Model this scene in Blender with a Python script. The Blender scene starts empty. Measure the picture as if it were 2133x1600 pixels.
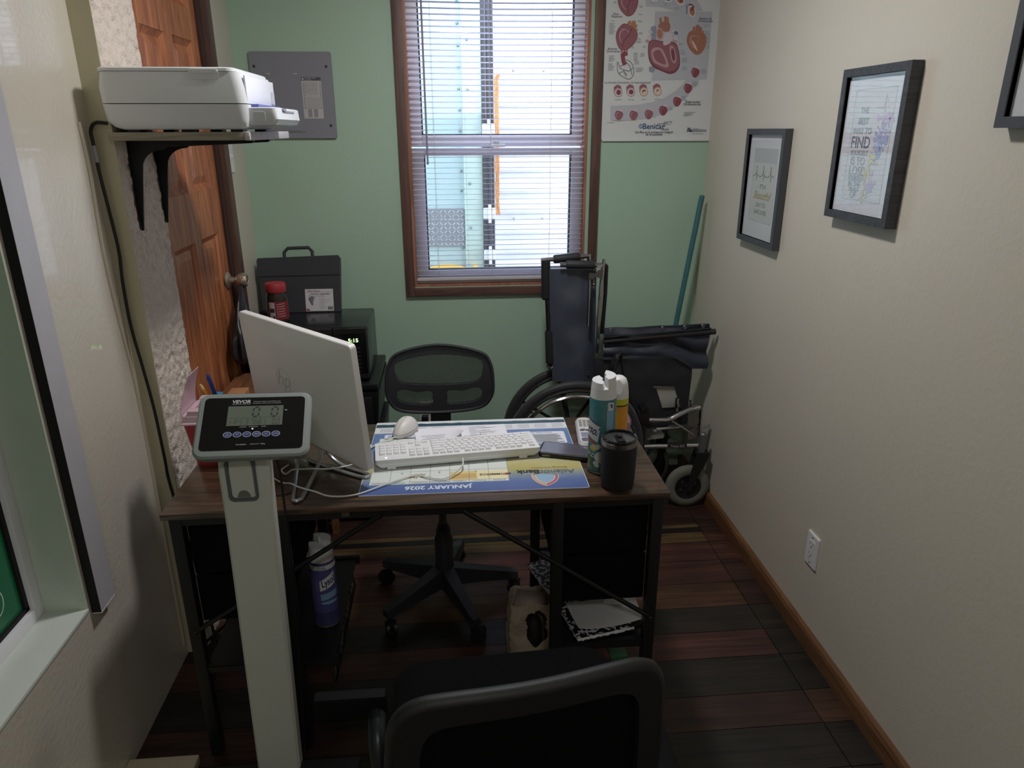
import bpy, bmesh, math, random
from mathutils import Vector, Matrix, Euler, noise
random.seed(7)
sc = bpy.context.scene
COL = sc.collection
PI = math.pi
V = Vector

# ------------------------------------------------------------------ materials
def lin(h):
    h = h.lstrip('#')
    out = []
    for i in (0, 2, 4):
        c = int(h[i:i+2], 16) / 255
        out.append(c / 12.92 if c <= .04045 else ((c + .055) / 1.055) ** 2.4)
    return tuple(out)

MATS = {}
def mat(name, col, rough=.5, metal=0., var=.06, scale=14., bump=0., bscale=120., spec=.5, coat=0., stretch=None, sheen=0., trans=0., alpha=1.):
    if name in MATS:
        return MATS[name]
    m = bpy.data.materials.new(name); m.use_nodes = True
    nt = m.node_tree; N = nt.nodes; L = nt.links
    b = N['Principled BSDF']
    c = lin(col) if isinstance(col, str) else col
    tc = N.new('ShaderNodeTexCoord'); mp = N.new('ShaderNodeMapping')
    L.new(tc.outputs['Object'], mp.inputs['Vector'])
    if stretch: mp.inputs['Scale'].default_value = stretch
    nz = N.new('ShaderNodeTexNoise'); nz.inputs['Scale'].default_value = scale; nz.inputs['Detail'].default_value = 4
    L.new(mp.outputs[0], nz.inputs['Vector'])
    mx = N.new('ShaderNodeMix'); mx.data_type = 'RGBA'
    mx.inputs[6].default_value = (*[x * (1 - var) for x in c], 1)
    mx.inputs[7].default_value = (*[min(1, x * (1 + var)) for x in c], 1)
    L.new(nz.outputs['Fac'], mx.inputs[0]); L.new(mx.outputs[2], b.inputs['Base Color'])
    b.inputs['Roughness'].default_value = rough; b.inputs['Metallic'].default_value = metal
    b.inputs['Specular IOR Level'].default_value = spec
    if coat: b.inputs['Coat Weight'].default_value = coat
    if sheen: b.inputs['Sheen Weight'].default_value = sheen
    if trans: b.inputs['Transmission Weight'].default_value = trans
    if alpha < 1: b.inputs['Alpha'].default_value = alpha
    if bump:
        n2 = N.new('ShaderNodeTexNoise'); n2.inputs['Scale'].default_value = bscale; n2.inputs['Detail'].default_value = 3
        L.new(mp.outputs[0], n2.inputs['Vector'])
        bp = N.new('ShaderNodeBump'); bp.inputs['Strength'].default_value = bump; bp.inputs['Distance'].default_value = .004
        L.new(n2.outputs['Fac'], bp.inputs['Height']); L.new(bp.outputs[0], b.inputs['Normal'])
    MATS[name] = m
    return m

def ink(col, rough=.55):
    return mat('ink_' + col.strip('#') + ('' if rough == .55 else '_%d' % int(rough * 100)), col, rough, var=.03, scale=60)

def emis(name, col, strength):
    if name in MATS: return MATS[name]
    m = bpy.data.materials.new(name); m.use_nodes = True
    b = m.node_tree.nodes['Principled BSDF']
    b.inputs['Base Color'].default_value = (*lin(col), 1)
    b.inputs['Emission Color'].default_value = (*lin(col), 1); b.inputs['Emission Strength'].default_value = strength
    MATS[name] = m
    return m

def glassy(name, tint='#ffffff', rough=0., refl=.04, dens=0.):
    """thin pane: clear with fresnel reflection; dens mixes in a tinted diffuse"""
    if name in MATS: return MATS[name]
    m = bpy.data.materials.new(name); m.use_nodes = True
    nt = m.node_tree; N = nt.nodes; L = nt.links
    N.remove(N['Principled BSDF']); out = N['Material Output']
    t = N.new('ShaderNodeBsdfTransparent'); t.inputs[0].default_value = (*lin(tint), 1)
    g = N.new('ShaderNodeBsdfGlossy'); g.inputs['Roughness'].default_value = rough
    lw = N.new('ShaderNodeLayerWeight'); lw.inputs[0].default_value = .5
    pw = N.new('ShaderNodeMath'); pw.operation = 'POWER'; pw.inputs[1].default_value = 5; L.new(lw.outputs['Facing'], pw.inputs[0])
    f = N.new('ShaderNodeMath'); f.operation = 'MULTIPLY_ADD'; f.inputs[1].default_value = .92; f.inputs[2].default_value = refl; L.new(pw.outputs[0], f.inputs[0])
    nz = N.new('ShaderNodeTexNoise'); nz.inputs['Scale'].default_value = 5
    bp = N.new('ShaderNodeBump'); bp.inputs['Strength'].default_value = .02; bp.inputs['Distance'].default_value = .01
    L.new(nz.outputs['Fac'], bp.inputs['Height']); L.new(bp.outputs[0], g.inputs['Normal'])
    base = t.outputs[0]
    if dens:
        d = N.new('ShaderNodeBsdfDiffuse'); d.inputs[0].default_value = (*lin(tint), 1)
        mm = N.new('ShaderNodeMixShader'); mm.inputs[0].default_value = dens
        L.new(t.outputs[0], mm.inputs[1]); L.new(d.outputs[0], mm.inputs[2]); base = mm.outputs[0]
    mx = N.new('ShaderNodeMixShader')
    L.new(f.outputs[0], mx.inputs[0]); L.new(base, mx.inputs[1]); L.new(g.outputs[0], mx.inputs[2])
    L.new(mx.outputs[0], out.inputs['Surface'])
    MATS[name] = m
    return m

def wood(name, c1, c2, axis='z', scale=1., rough=.45, bump=.05, coat=0.):
    if name in MATS: return MATS[name]
    m = bpy.data.materials.new(name); m.use_nodes = True
    nt = m.node_tree; N = nt.nodes; L = nt.links
    b = N['Principled BSDF']
    tc = N.new('ShaderNodeTexCoord'); mp = N.new('ShaderNodeMapping')
    s = {'x': (1.2, 16, 16), 'y': (16, 1.2, 16), 'z': (16, 16, 1.2)}[axis]
    mp.inputs['Scale'].default_value = tuple(q * scale for q in s)
    L.new(tc.outputs['Object'], mp.inputs['Vector'])
    n1 = N.new('ShaderNodeTexNoise'); n1.inputs['Scale'].default_value = 2.2; n1.inputs['Detail'].default_value = 8; n1.inputs['Distortion'].default_value = 1.6
    L.new(mp.outputs[0], n1.inputs['Vector'])
    n2 = N.new('ShaderNodeTexNoise'); n2.inputs['Scale'].default_value = 9; n2.inputs['Detail'].default_value = 4
    L.new(mp.outputs[0], n2.inputs['Vector'])
    ad = N.new('ShaderNodeMath'); ad.operation = 'MULTIPLY_ADD'; ad.inputs[1].default_value = .45; 
    L.new(n2.outputs['Fac'], ad.inputs[0]); L.new(n1.outputs['Fac'], ad.inputs[2])
    r = N.new('ShaderNodeValToRGB')
    r.color_ramp.elements[0].position = .5; r.color_ramp.elements[0].color = (*lin(c1), 1)
    r.color_ramp.elements[1].position = .95; r.color_ramp.elements[1].color = (*lin(c2), 1)
    L.new(ad.outputs[0], r.inputs[0]); L.new(r.outputs[0], b.inputs['Base Color'])
    b.inputs['Roughness'].default_value = rough
    if coat: b.inputs['Coat Weight'].default_value = coat; b.inputs['Coat Roughness'].default_value = .25
    bp = N.new('ShaderNodeBump'); bp.inputs['Strength'].default_value = bump * 4; bp.inputs['Distance'].default_value = .002
    L.new(ad.outputs[0], bp.inputs['Height']); L.new(bp.outputs[0], b.inputs['Normal'])
    MATS[name] = m
    return m

# ------------------------------------------------------------------ mesh builder
def frame(o, ux, uy):
    ux = V(ux).normalized(); uy = V(uy); uy = (uy - ux * uy.dot(ux)).normalized(); n = ux.cross(uy)
    m = Matrix.Identity(4)
    for i in range(3):
        m[i][0] = ux[i]; m[i][1] = uy[i]; m[i][2] = n[i]; m[i][3] = o[i]
    return m

def ell(cx, cy, rx, ry, n=24, a0=0., a1=2 * PI, rot=0.):
    pts = []
    full = abs(a1 - a0 - 2 * PI) < 1e-6
    for i in range(n if full else n + 1):
        t = a0 + (a1 - a0) * i / n
        x, y = rx * math.cos(t), ry * math.sin(t)
        pts.append((cx + x * math.cos(rot) - y * math.sin(rot), cy + x * math.sin(rot) + y * math.cos(rot)))
    return pts

def rrect(x0, y0, x1, y1, r, n=5):
    pts = []
    for cx, cy, a in ((x1 - r, y1 - r, 0), (x0 + r, y1 - r, PI / 2), (x0 + r, y0 + r, PI), (x1 - r, y0 + r, 1.5 * PI)):
        for i in range(n + 1):
            t = a + PI / 2 * i / n
            pts.append((cx + r * math.cos(t), cy + r * math.sin(t)))
    return pts

def rect(x0, y0, x1, y1):
    return [(x0, y0), (x1, y0), (x1, y1), (x0, y1)]

def spline(pts, k=6, closed=False):
    P = [V(p) for p in pts]
    out = []
    n = len(P)
    for i in range(n if closed else n - 1):
        p0 = P[(i - 1) % n] if closed or i > 0 else P[0] * 2 - P[1]
        p1, p2 = P[i], P[(i + 1) % n]
        p3 = P[(i + 2) % n] if closed or i + 2 < n else P[-1] * 2 - P[-2]
        for j in range(k):
            t = j / k
            out.append(.5 * ((2 * p1) + (p2 - p0) * t + (2 * p0 - 5 * p1 + 4 * p2 - p3) * t * t + (3 * p1 - p0 - 3 * p2 + p3) * t ** 3))
    if not closed: out.append(P[-1])
    return out

_TXT = {}
def text_geo(s, bold=0., shear=0., align='CENTER'):
    k = (s, bold, shear, align)
    if k not in _TXT:
        cu = bpy.data.curves.new('lettering', 'FONT'); cu.body = s; cu.size = 1.
        cu.offset = bold; cu.shear = shear; cu.align_x = align; cu.align_y = 'CENTER'; cu.resolution_u = 3
        ob = bpy.data.objects.new('lettering', cu)
        me = bpy.data.meshes.new_from_object(ob)
        _TXT[k] = ([v.co.copy() for v in me.vertices], [tuple(p.vertices) for p in me.polygons])
        bpy.data.objects.remove(ob); bpy.data.curves.remove(cu); bpy.data.meshes.remove(me)
    return _TXT[k]

class MB:
    def __init__(s):
        s.v = []; s.f = []; s.m = []; s.xf = Matrix.Identity(4); s.col = None; s.cols = []
    def add(s, vs, fs, mi=0):
        b = len(s.v)
        s.v.extend(s.xf @ V(p) for p in vs)
        for f in fs:
            s.f.append(tuple(b + i for i in f)); s.m.append(mi); s.cols.append(s.col)
        return s
    def box(s, x0, x1, y0, y1, z0, z1, mi=0, bev=0.):
        if bev > 0:
            bm = bmesh.new()
            bmesh.ops.create_cube(bm, size=1)
            for v in bm.verts:
                v.co = V(((x0 + x1) / 2 + v.co.x * (x1 - x0), (y0 + y1) / 2 + v.co.y * (y1 - y0), (z0 + z1) / 2 + v.co.z * (z1 - z0)))
            bmesh.ops.bevel(bm, geom=bm.edges[:], offset=bev, segments=2, profile=.6, affect='EDGES')
            bm.verts.index_update()
            s.add([v.co for v in bm.verts], [[v.index for v in f.verts] for f in bm.faces], mi); bm.free()
            return s
        vs = [(x, y, z) for x in (x0, x1) for y in (y0, y1) for z in (z0, z1)]
        return s.add(vs, [(0, 1, 3, 2), (4, 6, 7, 5), (0, 4, 5, 1), (2, 3, 7, 6), (0, 2, 6, 4), (1, 5, 7, 3)], mi)
    def bar(s, p0, p1, w, h=None, up=(0, 0, 1), mi=0, bev=0.):
        """rectangular bar from p0 to p1"""
        h = h or w; p0 = V(p0); p1 = V(p1); d = p1 - p0; l = d.length
        o = s.xf.copy(); s.xf = o @ frame(p0, d, V(up).cross(d) if abs(V(up).normalized().dot(d.normalized())) < .99 else V((1, 0, 0)))
        s.box(0, l, -w / 2, w / 2, -h / 2, h / 2, mi, bev); s.xf = o
        return s
    def tube(s, pts, r, seg=10, mi=0, closed=False, k=0, caps=True):
        P = spline(pts, k, closed) if k else [V(p) for p in pts]
        n = len(P); R = r if isinstance(r, (list, tuple)) else [r] * n
        if len(R) != n: R = [R[min(len(R) - 1, int(i * len(R) / n))] for i in range(n)]
        vs = []; prev = None
        for i in range(n):
            a = P[(i - 1) % n] if (closed or i > 0) else P[i]; c = P[(i + 1) % n] if (closed or i < n - 1) else P[i]
            t = (c - a).normalized()
            if prev is None:
                prev = t.orthogonal().normalized()
            prev = (prev - t * prev.dot(t)).normalized(); bn = t.cross(prev)
            for j in range(seg):
                q = 2 * PI * j / seg
                vs.append(P[i] + (prev * math.cos(q) + bn * math.sin(q)) * R[i])
        fs = []
        for i in range(n if closed else n - 1):
            for j in range(seg):
                a = i * seg + j; b = i * seg + (j + 1) % seg; i2 = (i + 1) % n
                fs.append((a, b, i2 * seg + (j + 1) % seg, i2 * seg + j))
        if caps and not closed:
            fs.append(tuple(range(seg - 1, -1, -1))); fs.append(tuple((n - 1) * seg + j for j in range(seg)))
        return s.add(vs, fs, mi)
    def cyl(s, p0, p1, r0, r1=None, seg=18, mi=0):
        return s.tube([p0, p1], [r0, r0 if r1 is None else r1], seg, mi)
    def lathe(s, prof, o=(0, 0, 0), seg=28, mi=0, mis=None, squash=(1, 1), caps=True):
        vs = []; fs = []; n = len(prof)
        for r, z in prof:
            for j in range(seg):
                q = 2 * PI * j / seg
                vs.append((o[0] + r * math.cos(q) * squash[0], o[1] + r * math.sin(q) * squash[1], o[2] + z))
        b = len(s.f)
        s.add(vs, [(i * seg + j, i * seg + (j + 1) % seg, (i + 1) * seg + (j + 1) % seg, (i + 1) * seg + j) for i in range(n - 1) for j in range(seg)], mi)
        if mis:
            for i in range(n - 1):
                for j in range(seg): s.m[b + i * seg + j] = mis[i]
        if caps and prof[0][0] > 1e-5: s.add(vs[:seg], [tuple(range(seg - 1, -1, -1))], mis[0] if mis else mi)
        if caps and prof[-1][0] > 1e-5: s.add(vs[-seg:], [tuple(range(seg))], mis[-1] if mis else mi)
        return s
    def prism(s, poly, z0, z1, mi=0, mi_side=None):
        n = len(poly); ms = mi if mi_side is None else mi_side
        area = sum(poly[i][0] * poly[(i + 1) % n][1] - poly[(i + 1) % n][0] * poly[i][1] for i in range(n))
        if area < 0: poly = poly[::-1]
        vs = [(x, y, z0) for x, y in poly] + [(x, y, z1) for x, y in poly]
        s.add(vs, [tuple(range(n - 1, -1, -1)), tuple(range(n, 2 * n))], mi)
        s.add(vs, [(i, (i + 1) % n, n + (i + 1) % n, n + i) for i in range(n)], ms)
        return s
    def flat(s, poly, z=0., mi=0):
        n = len(poly)
        area = sum(poly[i][0] * poly[(i + 1) % n][1] - poly[(i + 1) % n][0] * poly[i][1] for i in range(n))
        if area < 0: poly = poly[::-1]
        return s.add([(x, y, z) for x, y in poly], [tuple(range(n))], mi)
    def line(s, pts, w, z=0., mi=0):
        for (x0, y0), (x1, y1) in zip(pts, pts[1:]):
            d = math.hypot(x1 - x0, y1 - y0) or 1e-9; nx, ny = -(y1 - y0) / d * w / 2, (x1 - x0) / d * w / 2
            s.flat([(x0 + nx, y0 + ny), (x0 - nx, y0 - ny), (x1 - nx, y1 - ny), (x1 + nx, y1 + ny)], z, mi)
        return s
    def ring(s, outer, inner, z0, z1, mi=0):
        """closed band between two same-length outlines, extruded"""
        n = len(outer)
        vs = [(x, y, z0) for x, y in outer] + [(x, y, z0) for x, y in inner] + [(x, y, z1) for x, y in outer] + [(x, y, z1) for x, y in inner]
        fs = []
        for i in range(n):
            j = (i + 1) % n
            fs += [(i, j, 2 * n + j, 2 * n + i), (n + j, n + i, 3 * n + i, 3 * n + j), (2 * n + i, 2 * n + j, 3 * n + j, 3 * n + i), (j, i, n + i, n + j)]
        return s.add(vs, fs, mi)
    def grid(s, fn, nu, nv, mi=0, thick=0.):
        vs = [V(fn(i / nu, j / nv)) for i in range(nu + 1) for j in range(nv + 1)]
        q = lambda i, j: i * (nv + 1) + j
        fs = [(q(i, j), q(i + 1, j), q(i + 1, j + 1), q(i, j + 1)) for i in range(nu) for j in range(nv)]
        if not thick: return s.add(vs, fs, mi)
        nrm = [V((0, 0, 0)) for _ in vs]
        for f in fs:
            n = (vs[f[1]] - vs[f[0]]).cross(vs[f[3]] - vs[f[0]])
            for k in f: nrm[k] += n
        v2 = [v - (n.normalized() if n.length else V((0, 0, 1))) * thick for v, n in zip(vs, nrm)]
        N = len(vs); fs2 = list(fs) + [tuple(N + k for k in reversed(f)) for f in fs]
        edge = [q(i, 0) for i in range(nu + 1)] + [q(nu, j) for j in range(1, nv + 1)] + [q(i, nv) for i in range(nu - 1, -1, -1)] + [q(0, j) for j in range(nv - 1, 0, -1)]
        for a, b in zip(edge, edge[1:] + edge[:1]): fs2.append((b, a, N + a, N + b))
        return s.add(vs + v2, fs2, mi)
    def sph(s, c, r, mi=0, nu=16, nv=10):
        rx, ry, rz = r if isinstance(r, (tuple, list)) else (r, r, r)
        vs = [(c[0], c[1], c[2] - rz)]
        for i in range(1, nv):
            a = PI * i / nv
            for j in range(nu):
                b = 2 * PI * j / nu
                vs.append((c[0] + rx * math.sin(a) * math.cos(b), c[1] + ry * math.sin(a) * math.sin(b), c[2] - rz * math.cos(a)))
        vs.append((c[0], c[1], c[2] + rz))
        fs = [(0, 1 + (j + 1) % nu, 1 + j) for j in range(nu)]
        for i in range(nv - 2):
            for j in range(nu):
                a = 1 + i * nu + j; b = 1 + i * nu + (j + 1) % nu
                fs.append((a, b, b + nu, a + nu))
        t = len(vs) - 1; o = 1 + (nv - 2) * nu
        fs += [(o + j, o + (j + 1) % nu, t) for j in range(nu)]
        return s.add(vs, fs, mi)
    def text(s, st, size, x, y, z=0., mi=0, bold=0., shear=0., align='CENTER', sx=1., rot=0.):
        vs, fs = text_geo(st, bold, shear, align)
        c, q = math.cos(rot), math.sin(rot)
        return s.add([(x + (v.x * sx * c - v.y * q) * size, y + (v.x * sx * q + v.y * c) * size, z) for v in vs], fs, mi)
    def fit(s, st, x0, x1, y, h, z=0., mi=0, bold=0., shear=0.):
        """lettering squeezed between x0 and x1, capital height h"""
        vs, fs = text_geo(st, bold, shear, 'LEFT')
        a, b = min(v.x for v in vs), max(v.x for v in vs); c, d = min(v.y for v in vs), max(v.y for v in vs)
        return s.add([(x0 + (v.x - a) / (b - a) * (x1 - x0), y + ((v.y - c) / (d - c) - .5) * h, z) for v in vs], fs, mi)
    def wraptext(s, st, size, c, r, z, th, mi=0, bold=0., shear=0., rot=0., sx=1., width=None):
        """lettering wrapped round a vertical cylinder"""
        vs, fs = text_geo(st, bold, shear, 'CENTER'); cr, sr = math.cos(rot), math.sin(rot)
        out = []
        if width: sx = width / size / (max(v.x for v in vs) - min(v.x for v in vs))
        for v in vs:
            x, y = v.x * sx * size, v.y * size
            x, y = x * cr - y * sr, x * sr + y * cr
            a = th + x / r
            out.append((c[0] + r * math.cos(a), c[1] + r * math.sin(a), z + y))
        return s.add(out, fs, mi)
    def wrappatch(s, poly, c, r, th, z, mi=0, n=1):
        """flat outline (x along the girth, y up) wrapped on a cylinder as a fan of strips"""
        cx = sum(p[0] for p in poly) / len(poly); cy = sum(p[1] for p in poly) / len(poly)
        f = lambda x, y: (c[0] + r * math.cos(th + x / r), c[1] + r * math.sin(th + x / r), z + y)
        P = []
        m = len(poly)
        for i in range(m):
            a, b = poly[i], poly[(i + 1) % m]
            k = max(1, int(abs(b[0] - a[0]) / .004))
            for j in range(k): P.append((a[0] + (b[0] - a[0]) * j / k, a[1] + (b[1] - a[1]) * j / k))
        # slice in vertical strips so the patch follows the curve
        xs = sorted(set(round(p[0], 5) for p in P)); x0, x1 = xs[0], xs[-1]
        K = max(2, int((x1 - x0) / .003))
        def span(x):
            ys = []
            for i in range(m):
                a, b = poly[i], poly[(i + 1) % m]
                if (a[0] - x) * (b[0] - x) <= 0 and abs(a[0] - b[0]) > 1e-9:
                    ys.append(a[1] + (b[1] - a[1]) * (x - a[0]) / (b[0] - a[0]))
            return (min(ys), max(ys)) if len(ys) > 1 else None
        pr = None
        for i in range(K + 1):
            x = x0 + (x1 - x0) * (i + (.001 if i == 0 else -.001 if i == K else 0)) / K
            sp = span(x)
            if sp and pr:
                s.add([f(pr[0], pr[1]), f(x, sp[0]), f(x, sp[1]), f(pr[0], pr[2])], [(0, 1, 2, 3)], mi)
            pr = (x, *sp) if sp else None
        return s
    def build(s, name, mats, parent=None, ang=35., smooth=True):
        mats = mats if isinstance(mats, (list, tuple)) else [mats]
        if parent is not None:
            o = V((0, 0, 0)); p = parent
            while p is not None: o += p.location; p = p.parent
            loc = V((0, 0, 0))
        else:
            lo = [min(v[i] for v in s.v) for i in range(3)]; hi = [max(v[i] for v in s.v) for i in range(3)]
            o = V(((lo[0] + hi[0]) / 2, (lo[1] + hi[1]) / 2, lo[2])); loc = o
        me = bpy.data.meshes.new(name)
        me.from_pydata([v - o for v in s.v], [], s.f)
        for m in mats: me.materials.append(m)
        me.polygons.foreach_set('material_index', s.m)
        if any(c is not None for c in s.cols):
            at = me.color_attributes.new('tone', 'FLOAT_COLOR', 'CORNER')
            for p, c in zip(me.polygons, s.cols):
                for li in p.loop_indices: at.data[li].color = (*(c or (1, 1, 1)), 1)
        me.update()
        if smooth:
            me.polygons.foreach_set('use_smooth', [True] * len(me.polygons)); me.set_sharp_from_angle(angle=math.radians(ang))
        ob = bpy.data.objects.new(name, me); COL.objects.link(ob)
        if parent is not None: ob.parent = parent
        ob.location = loc
        return ob

def thing(name, label, cat, loc, group=None):
    o = bpy.data.objects.new(name, None); COL.objects.link(o); o.location = loc; o.empty_display_size = .05
    o['label'] = label; o['category'] = cat
    if group: o['group'] = group
    return o
def tag(o, label, cat, group=None):
    o['label'] = label; o['category'] = cat
    if group: o['group'] = group
    return o
def struct(o, label=None, cat=None):
    o['kind'] = 'structure'
    if label: o['label'] = label
    if cat: o['category'] = cat
    return o
def plab(o, label):
    o['label'] = label
    return o
# ------------------------------------------------------------------ shared materials
GREEN = mat('green_wall_paint', '#a6c3af', .5, var=.03, scale=3, bump=.12, bscale=90)
CREAM = mat('cream_wall_paint', '#cdc6b9', .42, var=.035, scale=2.2, bump=.22, bscale=70, spec=.55)
GLOSSY = mat('glossy_cream_paint', '#cec7ba', .34, var=.03, scale=2.5, bump=.32, bscale=75, spec=.7, coat=.5)
CREAM_SHADED = mat('shaded_cream_paint', '#bdb89c', .5, var=.04, scale=3, bump=.15, bscale=60)  # cream wall paint with the pier end's shade put into the colour
STUCCO = mat('rough_plaster', '#d6c9be', .8, var=.1, scale=40, bump=1., bscale=210)
WHITE = mat('white_plastic', '#dfe0e2', .4, var=.02)
VINYL = mat('white_vinyl_frame', '#ecebf3', .4, var=.02)
BLACK = mat('black_plastic', '#141416', .45, var=.1)
MATTE = mat('matte_black', '#0b0b0d', .75, var=.1)
BLKMETAL = mat('black_powder_coat', '#101113', .5, var=.1, bump=.05, bscale=400)
CHROME = mat('chrome', '#c9c9cf', .14, 1., var=.03)
STEEL = mat('brushed_steel', '#8d8c8e', .32, 1., var=.08, scale=60, stretch=(1, 1, 12))
NAVY = mat('navy_vinyl', '#2b3140', .42, var=.12, scale=20, bump=.25, bscale=60, spec=.6)
FOAM = mat('black_foam', '#17181b', .8, var=.15, bump=.25, bscale=250)
RUBBER = mat('grey_rubber_tyre', '#6d6f66', .75, var=.06)
CABLEW = mat('white_cable', '#d8d8d6', .45, var=.02)
PAPER = mat('white_paper', '#eaeaf2', .7, var=.015)
KBWHITE = mat('white_keyboard_plastic', '#e4e4e6', .45, var=.02)

# ------------------------------------------------------------------ room shell
# floor: boards of mixed hardwood running across the room, short end pieces along the right wall
def plankmat():
    m = bpy.data.materials.new('hardwood_boards'); m.use_nodes = True
    nt = m.node_tree; N = nt.nodes; L = nt.links; b = N['Principled BSDF']
    at = N.new('ShaderNodeAttribute'); at.attribute_name = 'tone'
    tc = N.new('ShaderNodeTexCoord'); mp = N.new('ShaderNodeMapping'); mp.inputs['Scale'].default_value = (1.1, 22, 22)
    L.new(tc.outputs['Object'], mp.inputs[0])
    nz = N.new('ShaderNodeTexNoise'); nz.inputs['Scale'].default_value = 2.; nz.inputs['Detail'].default_value = 8; nz.inputs['Distortion'].default_value = 1.2
    L.new(mp.outputs[0], nz.inputs[0])
    n2 = N.new('ShaderNodeTexNoise'); n2.inputs['Scale'].default_value = 5.; n2.inputs['Detail'].default_value = 2
    L.new(tc.outputs['Object'], n2.inputs[0])
    r = N.new('ShaderNodeValToRGB'); r.color_ramp.elements[0].position = .3; r.color_ramp.elements[0].color = (.35, .33, .33, 1)
    r.color_ramp.elements[1].position = .7; r.color_ramp.elements[1].color = (1.25, 1.2, 1.15, 1)
    L.new(nz.outputs['Fac'], r.inputs[0])
    mx = N.new('ShaderNodeMix'); mx.data_type = 'RGBA'; mx.blend_type = 'MULTIPLY'; mx.inputs[0].default_value = 1
    L.new(at.outputs['Color'], mx.inputs[6]); L.new(r.outputs[0], mx.inputs[7])
    r2 = N.new('ShaderNodeValToRGB'); r2.color_ramp.elements[0].position = .35; r2.color_ramp.elements[0].color = (.6, .6, .6, 1); r2.color_ramp.elements[1].position = .65
    L.new(n2.outputs['Fac'], r2.inputs[0])
    m3 = N.new('ShaderNodeMix'); m3.data_type = 'RGBA'; m3.blend_type = 'MULTIPLY'; m3.inputs[0].default_value = 1
    L.new(mx.outputs[2], m3.inputs[6]); L.new(r2.outputs[0], m3.inputs[7]); L.new(m3.outputs[2], b.inputs['Base Color'])
    b.inputs['Roughness'].default_value = .48
    bp = N.new('ShaderNodeBump'); bp.inputs['Strength'].default_value = .15; bp.inputs['Distance'].default_value = .002
    L.new(nz.outputs['Fac'], bp.inputs['Height']); L.new(bp.outputs[0], b.inputs['Normal'])
    return m
RED, DRED, DARK, YEL, ORG = lin('#53332c'), lin('#3f2924'), lin('#2a2520'), lin('#665236'), lin('#563b2a')
rows = [(3.25, 3.02, DRED, DRED), (3.02, 2.83, DARK, DARK), (2.83, 2.622, DRED, DRED), (2.622, 2.592, YEL, DRED), (2.592, 2.555, lin('#1d1a17'), DRED), (2.555, 2.478, YEL, RED),
        (2.478, 2.345, RED, RED), (2.345, 2.20, RED, DRED), (2.20, 2.062, ORG, DRED), (2.062, 1.93, DARK, DARK), (1.93, 1.805, RED, DARK),
        (1.805, 1.648, DARK, DARK), (1.648, 1.52, DRED, ORG), (1.52, 1.37, DARK, DARK), (1.37, 1.22, lin('#4c3b2e'), DARK), (1.22, 1.08, lin('#40322a'), DRED),
        (1.08, .92, DRED, RED), (.92, .74, DARK, DRED), (.74, .55, RED, DARK), (.55, .3, DRED, DRED), (.3, 0, DARK, DARK), (0, -.3, RED, RED), (-.3, -.6, DRED, DRED), (-.6, -.95, DARK, DARK), (-.95, -1.4, DRED, DRED)]
mb = MB()
for y1, y0, a, b in rows:
    g = .0012
    mb.col = a; mb.box(-1.15, 1.019, y0 + g, y1 - g, -.03, 0)
    mb.col = b; mb.box(1.022, 1.16, y0 + g, y1 - g, -.03, 0)
mb.col = (.004, .003, .003); mb.box(-1.15, 1.16, -1.4, 3.25, -.05, -.004)
struct(mb.build('floor', plankmat(), smooth=False))

CZ = 2.48
mb = MB(); mb.box(1.129, 1.2, -1.4, 3.3, 0, CZ); struct(mb.build('wall_right', CREAM, smooth=False))
# back wall with the window opening
WX0, WX1, WZ0, WZ1 = -.165, .6, .935, 2.16
mb = MB()
mb.box(-.95, WX0, 3.19, 3.3, 0, CZ); mb.box(WX1, 1.13, 3.19, 3.3, 0, CZ)
mb.box(WX0, WX1, 3.19, 3.3, 0, WZ0); mb.box(WX0, WX1, 3.19, 3.3, WZ1, CZ)
struct(mb.build('wall_back', GREEN, smooth=False))
mb = MB(); mb.box(-1.15, 1.2, -1.4, 3.3, CZ, CZ + .06); struct(mb.build('ceiling', mat('ceiling_paint', '#d6d4ce', .7), smooth=False))
mb = MB(); mb.box(-1.15, 1.2, -1.46, -1.4, 0, CZ); struct(mb.build('wall_front', CREAM, smooth=False))

# left wall, rear stretch: cream strip, with the doorway
mb = MB()
mb.box(-.95, -.836, 2.93, 3.19, 0, CZ); mb.box(-.95, -.836, 2.245, 2.93, 2.36, CZ)
struct(mb.build('wall_left_rear', CREAM, smooth=False))
# pier of bare plaster: really lumpy surface facing the room, smooth cream end facing forward, its shade painted in
mb = MB()
def plaster(u, v):
    y = 1.986 + u * .259; z = v * CZ
    n = noise.noise(V((y * 55, z * 38, 2.))) * .6 + noise.noise(V((y * 120, z * 75, 7.))) * .4
    e = min(1, u / .03) * min(1, (1 - u) / .02 + .3)
    d = (.0085 * max(-.75, min(.3, n * 2.4)) * (0.35 + .65 * min(1, max(0, (noise.noise(V((y * 6, z * 4, 1))) + .45) * 1.6)))) * e
    return (-.836 + d, y, z)
mb.grid(plaster, 60, 460)
mb.box(-.95, -.842, 1.992, 2.245, 0, CZ)
struct(mb.build('wall_left_pier', STUCCO, ang=180))
mb = MB(); mb.box(-.95, -.8362, 1.985, 1.9915, 0, CZ); struct(mb.build('wall_left_pier_face', CREAM_SHADED, smooth=False))
# left wall, near stretch, with an opening for the second window
OY0, OY1, OZ0, OZ1 = .35, 1.513, .525, 2.2
mb = MB()
mb.box(-1.05, -.89, OY1, 1.985, 0, CZ); mb.box(-1.05, -.89, -1.4, OY0, 0, CZ)
mb.box(-1.05, -.89, OY0, OY1, 0, OZ0 - .012); mb.box(-1.05, -.89, OY0, OY1, OZ1, CZ)
struct(mb.build('wall_left', GLOSSY, smooth=False))
mb = MB(); mb.box(-.889, -.71, -1.4, 1.535, 0, .03, bev=.004); struct(mb.build('baseboard_left', mat('pale_kerb', '#c9c2a8', .6)))

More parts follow.
